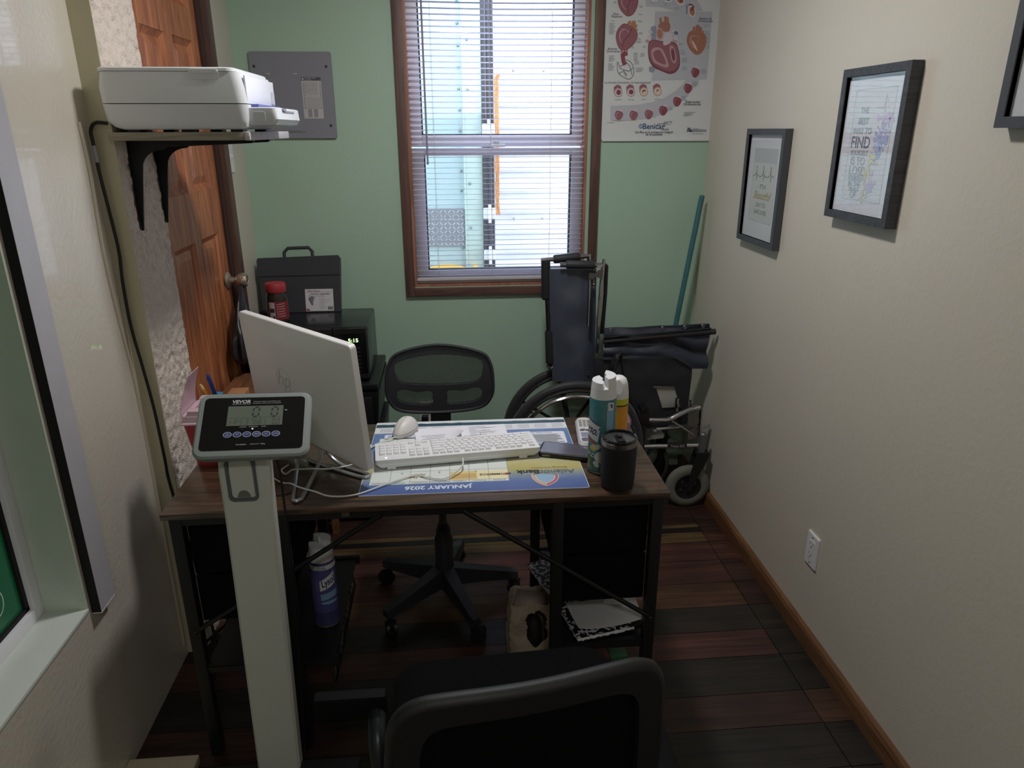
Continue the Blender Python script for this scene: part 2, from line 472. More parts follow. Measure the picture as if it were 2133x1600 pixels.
SKIRT = wood('orange_skirting_wood', '#553a27', '#7d583a', 'y', rough=.4)
mb = MB(); mb.xf = frame((0, -1.39, 0), (1, 0, 0), (0, 0, 1))
mb.prism([(1.128, 0), (1.109, 0), (1.109, .05), (1.114, .062), (1.128, .064)], -4.57, 0)
struct(mb.build('baseboard_right', SKIRT, smooth=False))

# trim board beside the left window: grey face, black edge
mb = MB(); mb.box(-.8895, -.868, 1.5265, 1.6, .502, 2.3, 0); mb.box(-.8895, -.8683, 1.525, 1.5268, .502, 2.3, 1); mb.box(-.889, -.8675, 1.5245, 1.5985, .5, .5025, 2)
struct(mb.build('trim_1', [mat('grey_trim_paint', '#b4b3ba', .45, bump=.1), MATTE, WHITE], smooth=False))

# window_2 (left wall): painted sill and reveal, white frame, black gasket, green pane
w2 = thing('window_2', 'low left-hand window with deep white sill and dark green pane', 'window', (-.96, .93, OZ0)); struct(w2)
SILL = mat('white_sill_paint', '#d3d8d2', .4, var=.03, bump=.1)
mb = MB(); mb.box(-1.05, -.887, OY0, OY1, OZ0 - .011, OZ0, bev=.003); mb.build('sill', SILL, w2)
mb = MB(); mb.box(-1.049, -.89, OY1 - .004, OY1 - .0005, OZ0, OZ1); mb.box(-1.049, -.89, OY0 + .0005, OY0 + .004, OZ0, OZ1); mb.build('reveal', mat('mint_reveal_paint', '#c3cdc0', .5, bump=.1), w2, smooth=False)
mb = MB()
for a, b in ((OY1 - .035, OY1 - .004), (OY0 + .004, OY0 + .035)): mb.box(-1.02, -.985, a, b, OZ0, OZ1, bev=.003)
mb.box(-1.02, -.985, OY0 + .03, OY1 - .03, OZ0, OZ0 + .03, bev=.003); mb.box(-1.02, -.985, OY0 + .03, OY1 - .03, OZ1 - .03, OZ1, bev=.003)
mb.build('frame', VINYL, w2)
mb = MB()
mb.box(-1.012, -.997, OY1 - .047, OY1 - .035, OZ0 + .03, OZ1 - .03); mb.box(-1.012, -.997, OY0 + .035, OY0 + .047, OZ0 + .03, OZ1 - .03)
mb.box(-1.012, -.997, OY0 + .035, OY1 - .035, OZ0 + .03, OZ0 + .04)
mb.build('gasket', MATTE, w2, smooth=False)
mb = MB(); mb.box(-1.011, -1.004, OY0 + .04, OY1 - .04, OZ0 + .032, OZ1 - .03, 0)
mb.xf = frame((-1.0036, 1.392, .633), (0, 1, 0), (0, 0, 1)); mb.text('9', .04, 0, 0, 0, 1); mb.line(ell(.0, -.0, .022, .03, 14, -1.9, 1.2), .003, 0, 1)
mb.build('pane', [mat('deep_green_pane', '#1f6e4a', .25, var=.05), ink('#cfd8d2')], w2, smooth=False)

# ------------------------------------------------------------------ window_1 (back wall)
CAS = wood('brown_window_casing', '#4a3530', '#6d5048', 'z', .8, rough=.5)
JAMB = wood('red_brown_jamb', '#8a5a48', '#b07c66', 'z', .8, rough=.45)
w1 = thing('window_1', 'white sash window in brown casing on the green back wall', 'window', (.22, 3.25, .895)); struct(w1)
mb = MB(); mb.box(-.2015, -.163, 3.172, 3.1895, .895, 2.2, bev=.003); plab(mb.build('casing', CAS, w1), 'left upright of the brown casing')
mb = MB(); mb.box(.6135, .6525, 3.172, 3.1895, .895, 2.2, bev=.003); plab(mb.build('casing', CAS, w1), 'right upright of the brown casing')
CASX = wood('brown_window_casing_cross', '#4a3530', '#6d5048', 'x', .8, rough=.5)
mb = MB(); mb.box(-.163, .6135, 3.172, 3.1895, .895, .932, bev=.003); plab(mb.build('casing', CASX, w1), 'bottom length of the brown casing')
mb = MB(); mb.box(-.1645, -.152, 3.19, 3.3, .935, 2.16); mb.box(.588, .6, 3.19, 3.3, .935, 2.16); mb.box(-.152, .588, 3.19, 3.3, .9352, .946); mb.build('jamb', JAMB, w1, smooth=False)
def sash(nm, y, z0, z1, wl, wb, wt):
    m = MB()
    m.box(-.152, -.152 + wl, y, y + .035, z0, z1, bev=.003); m.box(.588 - wl, .588, y, y + .035, z0, z1, bev=.003)
    m.box(-.152 + wl, .588 - wl, y, y + .035, z0, z0 + wb, bev=.003); m.box(-.152 + wl, .588 - wl, y, y + .035, z1 - wt, z1, bev=.003)
    g = MB(); c = .006
    g.box(-.152 + wl, -.152 + wl + c, y + .006, y + .03, z0 + wb, z1 - wt); g.box(.588 - wl - c, .588 - wl, y + .006, y + .03, z0 + wb, z1 - wt); g.box(-.152 + wl, .588 - wl, y + .006, y + .03, z0 + wb, z0 + wb + c * .7)
    f = m.build(nm, VINYL, w1)
    g.build('gasket', mat('grey_gasket', '#4d4e58', .6), f, smooth=False)
    p = MB(); p.box(-.152 + wl, .588 - wl, y + .016, y + .02, z0 + wb, z1 - wt)
    p.build('pane', glassy('window_glass'), f, smooth=False)
    return f
fu = sash('upper_sash', 3.255, 1.53, 2.16, .046, .048, .05)
fl = sash('lower_sash', 3.215, .946, 1.525, .052, .06, .03)
mb = MB(); mb.box(-.1, .535, 3.2195, 3.25, 1.496, 1.5075); mb.build('meeting_rail', mat('grey_rail', '#5f5f69', .5), w1, smooth=False)
mb = MB(); mb.box(.19, .25, 3.236, 3.254, 1.528, 1.545, bev=.003); mb.box(.2, .225, 3.228, 3.25, 1.545, 1.556, bev=.003); mb.build('latch', WHITE, w1)

# mini blind
def slatmat():
    m = bpy.data.materials.new('white_blind_slat'); m.use_nodes = True
    nt = m.node_tree; N = nt.nodes; L = nt.links
    N.remove(N['Principled BSDF']); d = N.new('ShaderNodeBsdfDiffuse'); t = N.new('ShaderNodeBsdfTranslucent'); mx = N.new('ShaderNodeMixShader')
    nz = N.new('ShaderNodeTexNoise'); nz.inputs['Scale'].default_value = 30
    r = N.new('ShaderNodeValToRGB'); r.color_ramp.elements[0].color = (*lin('#e4e4ee'), 1); r.color_ramp.elements[1].color = (*lin('#ececf4'), 1)
    L.new(nz.outputs['Fac'], r.inputs[0]); L.new(r.outputs[0], d.inputs[0]); L.new(r.outputs[0], t.inputs[0])
    mx.inputs[0].default_value = .7; L.new(d.outputs[0], mx.inputs[1]); L.new(t.outputs[0], mx.inputs[2]); L.new(mx.outputs[0], N['Material Output'].inputs[0])
    return m
SLAT = slatmat()
bl = thing('window_blind', 'white mini blind with open slats hanging in the back window', 'blind', (.218, 3.2, .955))
mb = MB()
BY = 3.2
for i in range(54):
    z = .985 + i * .0219
    if z > 2.13: break
    t = math.radians(5)
    def sl(u, v, z=z):
        a = (v - .5) * .025; crown = .0016 * (1 - (2 * v - 1) ** 2)
        sag = -.004 * math.sin(PI * u) * max(0, (z - 1.5) / .6)
        return (-.15 + u * .736, BY + a * math.cos(t), z - a * math.sin(t) + crown + sag)
    mb.grid(sl, 8, 3, thick=.0003)
mb.build('slats', SLAT, bl, ang=60)
mb = MB(); mb.box(-.151, .587, BY - .011, BY + .011, .962, .976, bev=.003); mb.build('bottom_rail', mat('pale_blind_rail', '#c9c9cc', .5), bl)
mb = MB(); mb.box(-.151, .587, 3.191, 3.213, 2.13, 2.158, bev=.002); mb.build('head_rail', WHITE, bl)
for x in (-.055, .185, .44):
    mb = MB(); mb.tube([(x, BY - .0128, .97), (x, BY - .0128, 2.14)], .0007, 5); mb.tube([(x + .003, BY + .0128, .97), (x + .003, BY + .0128, 2.14)], .0007, 5); mb.build('ladder_cord', CABLEW, bl)
mb = MB(); mb.tube([(-.085, 3.181, 2.14), (-.083, 3.18, 1.47)], .0042, 7); mb.sph((-.083, 3.18, 1.468), (.005, .005, .008)); mb.build('tilt_wand', mat('grey_wand', '#9a98aa', .3), bl)

# ------------------------------------------------------------------ outside
mb = MB(); mb.box(-4, 4, 3.35, 8, -.12, 0); struct(mb.build('ground', mat('outside_concrete', '#d4d0c8', .8), smooth=False))
def corrug():
    m = MB()
    def f(u, v):
        z = -.1 + v * 2.75; q = z / .115
        ph = q - math.floor(q)
        d = .014 if ph < .5 else 0
        d = .016 * (1 / (1 + math.exp(-14 * (math.sin(2 * PI * q) + .1))))
        return (.262 + u * 2.6, 4.2 - d, z)
    m.grid(f, 1, 420, thick=.004)
    return m
struct(corrug().build('wall_outside', mat('white_sheet_siding', '#d9d6e2', .6, var=.02), ang=50))
mb = MB()
for z in (1.115, 1.9):
    for i in range(9): mb.sph((.37 + i * .165, 4.183, z), (.008, .006, .008), 0, 8, 6)
struct(mb.build('wall_outside_bolts', mat('siding_bolts', '#9a98a4', .5)))
TRL = mat('pale_blue_trailer_paint', '#a3b6bd', .5, var=.02)
tr = thing('cargo_trailer', 'pale blue riveted trailer body standing just outside the back window', 'trailer', (-.9, 4.5, 0))
mb = MB(); mb.box(-2.2, .094, 4.1, 5.6, .35, 2.7); mb.build('side_panel', TRL, tr, smooth=False)
mb = MB(); mb.box(.096, .19, 4.085, 4.14, .35, 2.7, bev=.004); mb.box(.088, .099, 4.083, 4.1, .35, 2.7, bev=.002); mb.build('corner_post', mat('mint_white_post', '#b3c2c0', .5, var=.02), tr)
mb = MB()
for i in range(30):
    q = (.07 + .001 * (i % 3), 4.099, .55 + i * .1045) if i < 21 else (.118, 4.084, .6 + (i - 21) * .24)
    mb = MB(); mb.sph(q, (.0085, .006, .0085), 0, 10, 6); mb.build('rivet', mat('dull_rivet', '#7d8a8d', .5), tr)
mb = MB()
mb.box(-.3, .083, 4.093, 4.1, .975, 1.185); 
for i in range(16):
    for j in range(9):
        mb.xf = Matrix.Translation((-.28 + i * .0235 + (j % 2) * .0, 4.0925, .99 + j * .0225)) @ Matrix.Rotation(math.radians(45 if (i + j) % 2 else -45), 4, 'Y')
        mb.box(-.0095, .0095, -.002, .001, -.0026, .0026, 1)
mb.xf = Matrix.Identity(4)
mb.build('tread_plate', [mat('aluminium_tread_plate', '#85858f', .5, .2, var=.12), mat('bright_tread', '#b9b9c2', .4, .2)], tr, smooth=False)
mb = MB()
for x in (.203, .226, .247): mb = MB(); mb.box(x - .006, x + .006, 4.07, 4.1, .45, 2.7, bev=.003); plab(mb.build('door_seal', mat('dark_rubber_seal', '#3c3a45', .7), tr), 'dark rubber seal strip')
mb = MB(); mb.box(.192, .258, 4.1, 4.16, .35, 2.7); mb.build('door_edge', mat('grey_door_edge', '#c0bfca', .5), tr, smooth=False)
mb = MB()
for z in (1.6, 1.16, .93): mb = MB(); mb.box(.19, .258, 4.055, 4.075, z - .03, z + .03, bev=.006); mb.cyl((.225, 4.05, z - .05), (.225, 4.05, z + .05), .008); mb.build('hinge', mat('white_hinge', '#d7d6e2', .5), tr)
mb = MB()
def rust(u, v):
    z = 1.14 + v * .74
    w = .011 + .008 * noise.noise(V((z * 16, 3, u * 2)))
    return (.276 + (u - .5) * 2 * w + .008 * (v > .98), 4.168 - .004 * noise.noise(V((z * 40, u * 5, 1))), z)
mb.grid(rust, 6, 90, thick=.006)
mb.build('rusty_hinge_strip', mat('orange_rust', '#c98a52', .8, var=.4, scale=60), tr)
mb = MB()
def sack(u, v):
    a = u * PI; return (-.02 + .19 * math.cos(a) * (1 - .12 * v), 3.98 - .09 * math.sin(a) , .55 + v * .36 * (.86 + .1 * noise.noise(V((u * 5, v, 4))) + .08 * math.sin(a * 2.2)))
mb.grid(sack, 26, 14, thick=.004); mb.sph((-.02, 3.97, .8), (.17, .08, .1))
tag(mb.build('yellow_sack', mat('yellow_cover', '#c09a3c', .7, var=.08)), 'yellow cover low outside, at the bottom left of the window', 'sack')

# ------------------------------------------------------------------ door
DW = wood('red_brown_door_wood', '#7c4029', '#c07c50', 'z', .9, rough=.42)
DARKW = wood('dark_brown_jamb_wood', '#35231f', '#4a322c', 'z', .9, rough=.5)
d1 = thing('door_1', 'red-brown six-panel wooden door in the left wall', 'door', (-.87, 2.54, 0)); struct(d1)
DX = -.852
mb = MB(); mb.box(-.9, DX - .0145, 2.245, 2.832, 0, 2.33)
Yb = [2.247, 2.312, 2.505, 2.572, 2.765, 2.832]
Zb = [0, .2, 1.245, 1.405, 1.885, 1.985, 2.22, 2.33]
for y0, y1 in ((Yb[0], Yb[1]), (Yb[2], Yb[3]), (Yb[4], Yb[5])): mb.box(DX - .015, DX, y0, y1, 0, 2.33, bev=.002)
for z0, z1 in ((Zb[0], Zb[1]), (Zb[2], Zb[3]), (Zb[4], Zb[5]), (Zb[6], Zb[7])):
    for y0, y1 in ((Yb[1], Yb[2]), (Yb[3], Yb[4])): mb.box(DX - .015, DX - .0003, y0, y1, z0, z1)
mb.build('leaf', DW, d1)
for y0, y1 in ((Yb[1], Yb[2]), (Yb[3], Yb[4])):
    for z0, z1 in ((Zb[1], Zb[2]), (Zb[3], Zb[4]), (Zb[5], Zb[6])):
        m = MB(); m.xf = frame((DX - .0145, 0, 0), (0, 1, 0), (0, 0, 1))
        e = .02; f = .046
        o = rect(y0, z0, y1, z1); i1 = rect(y0 + e, z0 + e, y1 - e, z1 - e); i2 = rect(y0 + f, z0 + f, y1 - f, z1 - f)
        vs = [(*p, .0125) for p in o] + [(*p, .0005) for p in i1] + [(*p, .009) for p in i2]
        fs = [(i, (i + 1) % 4, 4 + (i + 1) % 4, 4 + i) for i in range(4)] + [(4 + i, 4 + (i + 1) % 4, 8 + (i + 1) % 4, 8 + i) for i in range(4)] + [(8, 9, 10, 11)]
        m.add(vs, fs)
        m.build('panel', DW, d1, smooth=False)
mb = MB(); mb.box(-.9, -.843, 2.834, 2.872, 0, 2.36); mb.build('jamb', DARKW, d1, smooth=False)
mb = MB(); mb.box(-.9, -.822, 2.872, 2.93, 0, 2.36, bev=.004); mb.build('casing', wood('brown_door_casing', '#4a352f', '#66493f', 'z', .9), d1)
NICK = mat('worn_nickel', '#b3a898', .3, .75, var=.15)
mb = MB(); KY, KZ = 2.79, 1.06
mb.xf = frame((DX, KY, KZ), (0, 1, 0), (0, 0, 1))
mb.lathe([(.033, 0), (.033, .004), (.026, .01), (.014, .014), (.012, .03), (.02, .036), (.0265, .046), (.0275, .062), (.024, .072), (.018, .0745), (.017, .071), (.008, .071), (.008, .076), (0.0, .077)])
mb.build('knob', NICK, d1)
# ------------------------------------------------------------------ back wall: breaker panel, poster, outlet
PANEL = mat('grey_panel_paint', '#83868f', .45, var=.03)
ep = thing('breaker_switch_panel', 'grey metal breaker panel cover on the green wall left of the window', 'electrical panel', (-.612, 3.189, 1.566))
B = frame((-.772, 3.1885, 1.568), (1, 0, 0), (0, 0, 1))
mb = MB(); mb.xf = B; mb.prism(rrect(0, 0, .321, .326, .008), 0, .01); mb.build('cover', PANEL, ep)
mb = MB(); mb.xf = B; mb.prism(rrect(.041, .024, .196, .243, .004), .01, .0125); mb.prism(rrect(.046, .029, .18, .235, .003), .0125, .0145); mb.build('door', PANEL, ep)
mb = MB(); mb.xf = B
for x in (.06, .165): mb = MB(); mb.xf = B; mb.box(x, x + .017, .241, .246, .01, .0145, bev=.001); plab(mb.build('hinge', mat('bright_hinge', '#c6c8d0', .35, .6), ep), 'bright hinge leaf')
mb = MB(); mb.xf = B; mb.box(.196, .274, .076, .232, .0098, .0106, 0)
mb.flat(rect(.196, .219, .274, .232), .011, 1); mb.flat(ell(.203, .2255, .004, .004, 12), .0114, 2)
mb.fit('PowerMark Gold', .211, .252, .2285, .0045, .0113, 0, .01); mb.fit('Load Center', .211, .238, .2225, .004, .0113, 0, .01); mb.fit('GE', .2005, .2055, .2255, .0035, .0116, 1, .02)
for i in range(9): mb.line([(.21 + i * .0058, .165), (.21 + i * .0058, .215)], .001, .011, 1); mb.line([(.214 + i * .0058, .118), (.214 + i * .0058, .16)], .001, .011, 1)
for i in range(22): mb.line([(.2, .212 - i * .0045), (.206 + .002 * (i % 2), .212 - i * .0045)], .0014, .011, 1); mb.line([(.266, .212 - i * .0045), (.271, .212 - i * .0045)], .0014, .011, 1)
mb.flat(rect(.213, .081, .229, .112), .011, 3); mb.flat(rect(.236, .081, .252, .112), .011, 3); mb.line([(.2, .115), (.27, .115)], .0012, .011, 1)
mb.build('label', [ink('#b9b9bb'), ink('#4c4f58'), ink('#d0d0d4'), ink('#8d8d92')], ep, smooth=False)
for x, y in ((.018, .272), (.3, .272), (.3, .05), (.018, .05)):
    mb = MB(); mb.xf = B @ Matrix.Translation((x, y, .01)); mb.lathe([(.0055, 0), (.0055, .0015), (.003, .003), (0, .003)], seg=12); mb.box(-.004, .004, -.0006, .0006, .0028, .0034); mb.build('screw', mat('dark_screw', '#4d4e54', .5, .6), ep)

# heart poster: drawn on a sheet hung with curled lower edge
PX, PZ, PW = .657, 1.555, .474
po = thing('anatomy_poster', 'white anatomical heart chart hanging right of the window', 'poster', (PX + PW / 2, 3.187, PZ))
B = frame((PX, 3.1885, PZ), (1, 0, 0), (0, 0, 1))
U = PW / 1128.                                   # poster units: 1128 across the sheet, z down from 1465 at the foot
def pt(cx, cy):
    l = 150 - 45 * cy / 1465.
    w = 1195 - (1195 - 1130) * cy / 1465.
    return ((cx - l) / w * PW, (1465 - cy) / 1465. * .545)
mb = MB(); mb.xf = B
def sheet(u, v):
    return (u * PW, -.0 + v * .68, .0035 + .006 * max(0, .06 - v) / .06 * (1 + .5 * math.sin(u * 7)) + .0015 * math.sin(u * 9 + 1) * (1 - v) * .4)
mb.grid(lambda u, v: (u * PW, v * .68, .0035), 4, 8, thick=.0012)
mb.prism(rect(.004, -.004, PW - .002, .004), .002, .0075)
mb.box(0, PW, .004, .0085, .0034, .005)
mb.build('sheet', mat('poster_paper', '#d3d7d9', .45, var=.015), po, smooth=False)
inks = [ink(c) for c in ('#96606a', '#7a4650', '#bb9aa0', '#b9bcc6', '#6a6d78', '#b07a5a', '#8f97a8', '#d8c9b4', '#5a6f9a', '#2e3f6e', '#8c4450', '#e4e6ea', '#a4705e', '#cfc3cc')]
mb = MB(); mb.xf = B; Z0 = .0042
CNT = [0]
def lift(z):
    CNT[0] += 1; return Z0 + (z - Z0) * .45 + (CNT[0] % 14) * .000005
def P(lst, z, mi): mb.flat([pt(*q) for q in lst], lift(z), mi)
def E(cx, cy, rx, ry, z, mi, rot=0., n=20): P(ell(cx, cy, rx, ry, n, rot=rot), z, mi)
def LN(lst, w, z, mi): mb.line([pt(*q) for q in lst], w * U, lift(z), mi)
# grey panels and the sweeping band
P([(655, 135), (1255, 130), (1205, 815), (985, 822), (627, 830)], Z0, 3)
P([(555, -40), (1060, -40), (1155, 125), (880, 135), (720, 92), (555, 85)], Z0, 3)
band = [(200, 1095)] + [(200 + 60 * i, 1095 - 2.2 * i * i * .9) for i in range(1, 9)]
arc_o = [(200, 1258), (420, 1252), (620, 1225), (780, 1170), (900, 1090), (1010, 985), (1090, 880), (1135, 815)]
arc_i = [(985, 822), (940, 880), (860, 950), (760, 1010), (640, 1055), (480, 1085), (330, 1093), (200, 1095)]
P(arc_o + arc_i, Z0 + .0002, 3)
def heart(cx, cy, s, body, rim, tilt=0., z=Z0 + .0006, vess=5):
    c, q = math.cos(tilt), math.sin(tilt)
    T = lambda x, y: (cx + (x * c - y * q) * s, cy + (x * q + y * c) * s)
    egg = [(-.5, -.25), (-.38, -.45), (-.1, -.5), (.2, -.48), (.44, -.36), (.54, -.05), (.5, .3), (.36, .6), (.12, .74), (-.1, .66), (-.36, .42), (-.52, .1)]
    eg = [(p.x, p.y) for p in spline([(*p, 0) for p in egg], 4, True)]
    for x, y, w, h, r in ((-.22, -.53, .07, .18, .15), (-.02, -.6, .11, .22, -.1), (.15, -.56, .08, .17, .25), (.3, -.44, .06, .12, .6)):
        P([T(*p) for p in rect(x - w, y - h, x + w, y + h * .6)], z, vess)
        P([T(*p) for p in rect(x - w * .5, y - h * 1.35, x - w * .15, y - h)], z, vess); P([T(*p) for p in rect(x + w * .2, y - h * 1.3, x + w * .6, y - h)], z, vess)
    P([T(x * 1.06, y * 1.05) for x, y in eg], z + .0002, rim); P([T(x, y) for x, y in eg], z + .0004, body)
    P([T(x * .5 - .12, y * .55 + .02) for x, y in eg], z + .0006, 2 if body != 2 else 0); P([T(x * .44 - .09, y * .5 + .03) for x, y in eg], z + .0008, body)
    mb.line([pt(*T(*p)) for p in ((.05, -.45), (.12, -.1), (.02, .3), (.12, .65))], .05 * s * U, lift(z + .001), rim)
heart(372, 40, 185, 0, 1, .15); heart(360, 375, 195, 0, 1, .55); 
# coronary tree (outline heart)
og = [(p.x, p.y) for p in spline([(270, 640, 0), (300, 690, 0), (360, 620, 0), (420, 660, 0), (440, 750, 0), (400, 815, 0), (330, 795, 0), (275, 745, 0)], 5, True)]
LN(og + og[:1], 6, Z0 + .0006, 4); P([(300, 560), (340, 530), (372, 545), (376, 575), (345, 580), (350, 630), (368, 660), (330, 680), (310, 640)], Z0 + .0006, 10)
for x in (312, 340, 365): P(rect(x - 9, 505, x + 9, 545), Z0 + .0005, 12)
for a in ([(290, 700), (330, 720), (370, 780)], [(360, 640), (400, 690), (420, 770)], [(330, 720), (390, 735), (430, 700)], [(280, 760), (330, 735), (360, 790)]): LN(a, 6, Z0 + .0007, 4)
# the big opened heart
def blob(pts, z, mi): P([(p.x, p.y) for p in spline([(*p, 0) for p in pts], 5, True)], z, mi)
blob([(640, 280), (668, 290), (660, 440), (620, 440), (612, 300)], Z0 + .0006, 6)
blob([(600, 690), (650, 690), (655, 735), (605, 742)], Z0 + .0006, 6)
blob([(690, 270), (735, 235), (790, 235), (815, 275), (800, 330), (740, 330), (700, 310)], Z0 + .0006, 12)
for x, y in ((712, 215), (760, 205), (785, 212)): P([(x - 14, y - 20), (x + 10, y - 26), (x + 18, y + 34), (x - 8, y + 40)], Z0 + .0005, 5)
blob([(590, 450), (650, 415), (740, 430), (860, 440), (905, 520), (920, 660), (880, 740), (810, 762), (720, 730), (640, 690), (592, 600)], Z0 + .0008, 1)
blob([(598, 455), (650, 422), (740, 440), (850, 450), (897, 520), (910, 645), (870, 715), (800, 735), (720, 705), (650, 665), (602, 590)], Z0 + .001, 0)
blob([(620, 520), (680, 490), (740, 520), (800, 660), (780, 695), (700, 670), (640, 630)], Z0 + .0012, 2)
blob([(640, 545), (690, 515), (725, 540), (775, 655), (720, 655), (660, 615)], Z0 + .0014, 0)
blob([(810, 490), (845, 480), (880, 570), (870, 650), (830, 620)], Z0 + .0012, 2); blob([(825, 515), (848, 505), (868, 575), (858, 630), (836, 600)], Z0 + .0014, 1)
blob([(672, 320), (700, 295), (735, 315), (742, 370), (720, 410), (680, 400)], Z0 + .0012, 2); blob([(684, 330), (703, 312), (724, 325), (728, 370), (712, 398), (688, 388)], Z0 + .0014, 5)
blob([(765, 355), (800, 340), (830, 360), (820, 440), (750, 470), (745, 410)], Z0 + .0012, 13)
for x, y, mi in ((605, 335, 13), (600, 385, 13), (580, 430, 2), (855, 330, 13), (875, 345, 4), (865, 425, 2), (870, 400, 13)): E(x, y, 24, 17, Z0 + .0007, mi, .4)
heart(1090, 420, 185, 12, 5, .12, vess=12); E(1070, 470, 10, 60, Z0 + .0016, 7, -.5)
# small cut hearts along the top and falling hearts along the band
for x, y in ((640, 0), (785, 5), (915, 30)):
    E(x, y, 48, 36, Z0 + .0006, 11, .5); E(x, y - 4, 38, 28, Z0 + .0008, 8 if x == 785 else 5, .5); E(x + 8, y - 6, 16, 20, Z0 + .001, 10, .5)
E(1040, 130, 36, 56, Z0 + .0006, 11, -.3); E(1040, 130, 28, 46, Z0 + .0008, 5, -.3); E(1046, 105, 14, 22, Z0 + .001, 10, .3); LN([(985, 65), (985, 155)], 9, Z0 + .001, 8); LN([(1000, 70), (1030, 60), (1060, 90)], 12, Z0 + .001, 1)
for x, y in ((287, 1190), (440, 1190), (598, 1180), (748, 1140), (893, 1045), (1006, 905), (1082, 740)): heart(x, y, 76, 10 if x > 700 else 0, 1, .3, vess=13)
# artery cross-sections
for i, x in enumerate((275, 405, 540, 682)):
    y = 948 - i * 4
    P([(x - 42, y - 50), (x - 8, y - 75), (x + 30, y - 62), (x + 46, y), (x - 40, y + 20)], Z0 + .0006, 0); E(x + 6, y + 8, 44, 48, Z0 + .0008, 2); E(x + 6, y + 8, 36, 40, Z0 + .001, 13 if i < 2 else 7)
    E(x + 8, y + 6, (24, 24, 20, 15)[i], (28, 26, 22, 20)[i], Z0 + .0012, 1)
    if i > 1: E(x + 14, y + 18, 18, 10 + 3 * i, Z0 + .0014, 7, .6)
mb.build('drawings', inks, po, smooth=False)
mb = MB(); mb.xf = B
def T(s, size, cx, cy, mi=0, bold=0., shear=0., al='CENTER'): x, y = pt(cx, cy); mb.text(s, size * U * 1.35, x, y, Z0 + .001, mi, bold, shear, al)
T('Vista', 22, 245, 163, 0, 0, .25); T('Posterior', 22, 258, 188, 0, 0, .25); T('Arterias', 22, 215, 508, 0, 0, .25); T('Coronarias', 22, 224, 533, 0, 0, .25)
T('Sistema de', 22, 1183, 200, 0, .01); T('Conducci\u00f3n', 22, 1183, 225, 0, .01); T('La Arteria Coronaria y la Aterosclerosis', 21, 378, 852)
T('Enfermedad', 23, 1055, 1055, 0, .01, .25); T('Cardiovascular', 23, 1050, 1080, 0, .01, .25)
T('\u00a9', 44, 515, 1318, 2, .01); T('Benicar', 56, 648, 1317, 1, .012); T('HCT', 32, 792, 1280, 0, 0, .35); T('Anlo', 28, 768, 1348, 0, 0, .35)
T('Un Plus en la protecci\u00f3n integral', 22, 652, 1379, 0, .015, .25); T('de su paciente', 22, 652, 1403, 0, .015, .25)
T('GRUPO', 13, 1095, 1345); T('MENARINI', 29, 1112, 1365, 0, .01); T('www.menarini.com', 11, 1112, 1398)
mb.flat([pt(*q) for q in ((1000, 1332), (1040, 1332), (1020, 1362))], Z0 + .001, 0); LN([(1003, 1380), (1003, 1350), (1020, 1372), (1037, 1350), (1037, 1380)], 7, Z0 + .0022, 0)
mb.line([pt(*q) for q in ((680, 1300), (720, 1285), (765, 1290), (770, 1312), (750, 1320))], 4 * U, Z0 + .001, 1)
random.seed(3)
for cx, cy, n, w in ((230, 230, 1, 60), (215, 255, 9, 70), (500, 165, 1, 40), (500, 225, 2, 50), (510, 345, 2, 45), (495, 400, 2, 45), (490, 430, 2, 55), (460, 550, 6, 50), (470, 620, 4, 55), (500, 700, 4, 80), (210, 580, 5, 60), (205, 660, 6, 65), (930, 450, 2, 50), (950, 520, 4, 55), (965, 600, 4, 55), (970, 690, 3, 60), (545, 480, 2, 30), (530, 555, 3, 50), (1195, 265, 2, 55), (1205, 330, 3, 60), (1210, 380, 3, 55), (1215, 430, 2, 50), (1212, 470, 3, 45), (1175, 712, 4, 62), (1080, 845, 4, 62), (970, 995, 4, 62), (830, 1110, 3, 55), (1040, 1165, 3, 150), (1000, 1190, 2, 80), (280, 1030, 1, 70), (415, 1030, 1, 70), (550, 1028, 1, 60), (695, 1026, 1, 75), (630, 50, 1, 40), (768, 60, 2, 40), (885, 95, 2, 50), (240, 45, 2, 35), (510, 80, 2, 40), (430, 485, 2, 35), (285, 1255, 1, 110), (440, 1247, 1, 90), (210, 1275, 1, 80), (660, 1216, 1, 30)):
    for i in range(n):
        l = w * random.uniform(.6, 1); x0 = cx - w / 2; y = cy + i * 13
        LN([(x0, y), (x0 + l, y)], 3.4, Z0 + .0022, 3)
mb.build('lettering', [ink('#5b6270'), ink('#3c5a86'), ink('#5c7fb0'), ink('#8c939c')], po, smooth=False)

def outlet(x, loc, ux, label, rear=False):
    t = thing('wall_outlet', label, 'outlet', loc)
    B = frame(loc, ux, (0, 0, 1))
    mb = MB(); mb.xf = B; mb.prism(rrect(-.0355, -.057, .0355, .057, .004), 0, .004); mb.prism(rrect(-.033, -.0545, .033, .0545, .004), .004, .006); mb.build('cover_plate', WHITE, t)
    mb = MB(); mb.xf = B
    mb.prism(rrect(-.0165, -.034, .0165, .034, .003), .006, .0072, 0)
    for y in (-.017, .017):
        mb.flat(rect(-.009, y + .002, -.0065, y + .009), .0074, 1); mb.flat(rect(.0065, y + .002, .009, y + .009), .0074, 1); mb.flat(ell(0, y - .006, .003, .003, 12), .0074, 1)
    mb.build('receptacle', [WHITE, ink('#2a2a2a')], t)
    for y in (-.045, .045): mb = MB(); mb.xf = B; mb.lathe([(.003, .006), (.003, .0068), (0, .007)], (0, y, 0), 10); mb.build('screw', STEEL, t)
    return t
outlet(0, (1.1285, 1.893, .326), (0, -1, 0), 'white duplex outlet low on the right wall')
outlet(0, (-.135, 3.1895, .33), (1, 0, 0), 'white outlet on the back wall, behind the mesh chair')
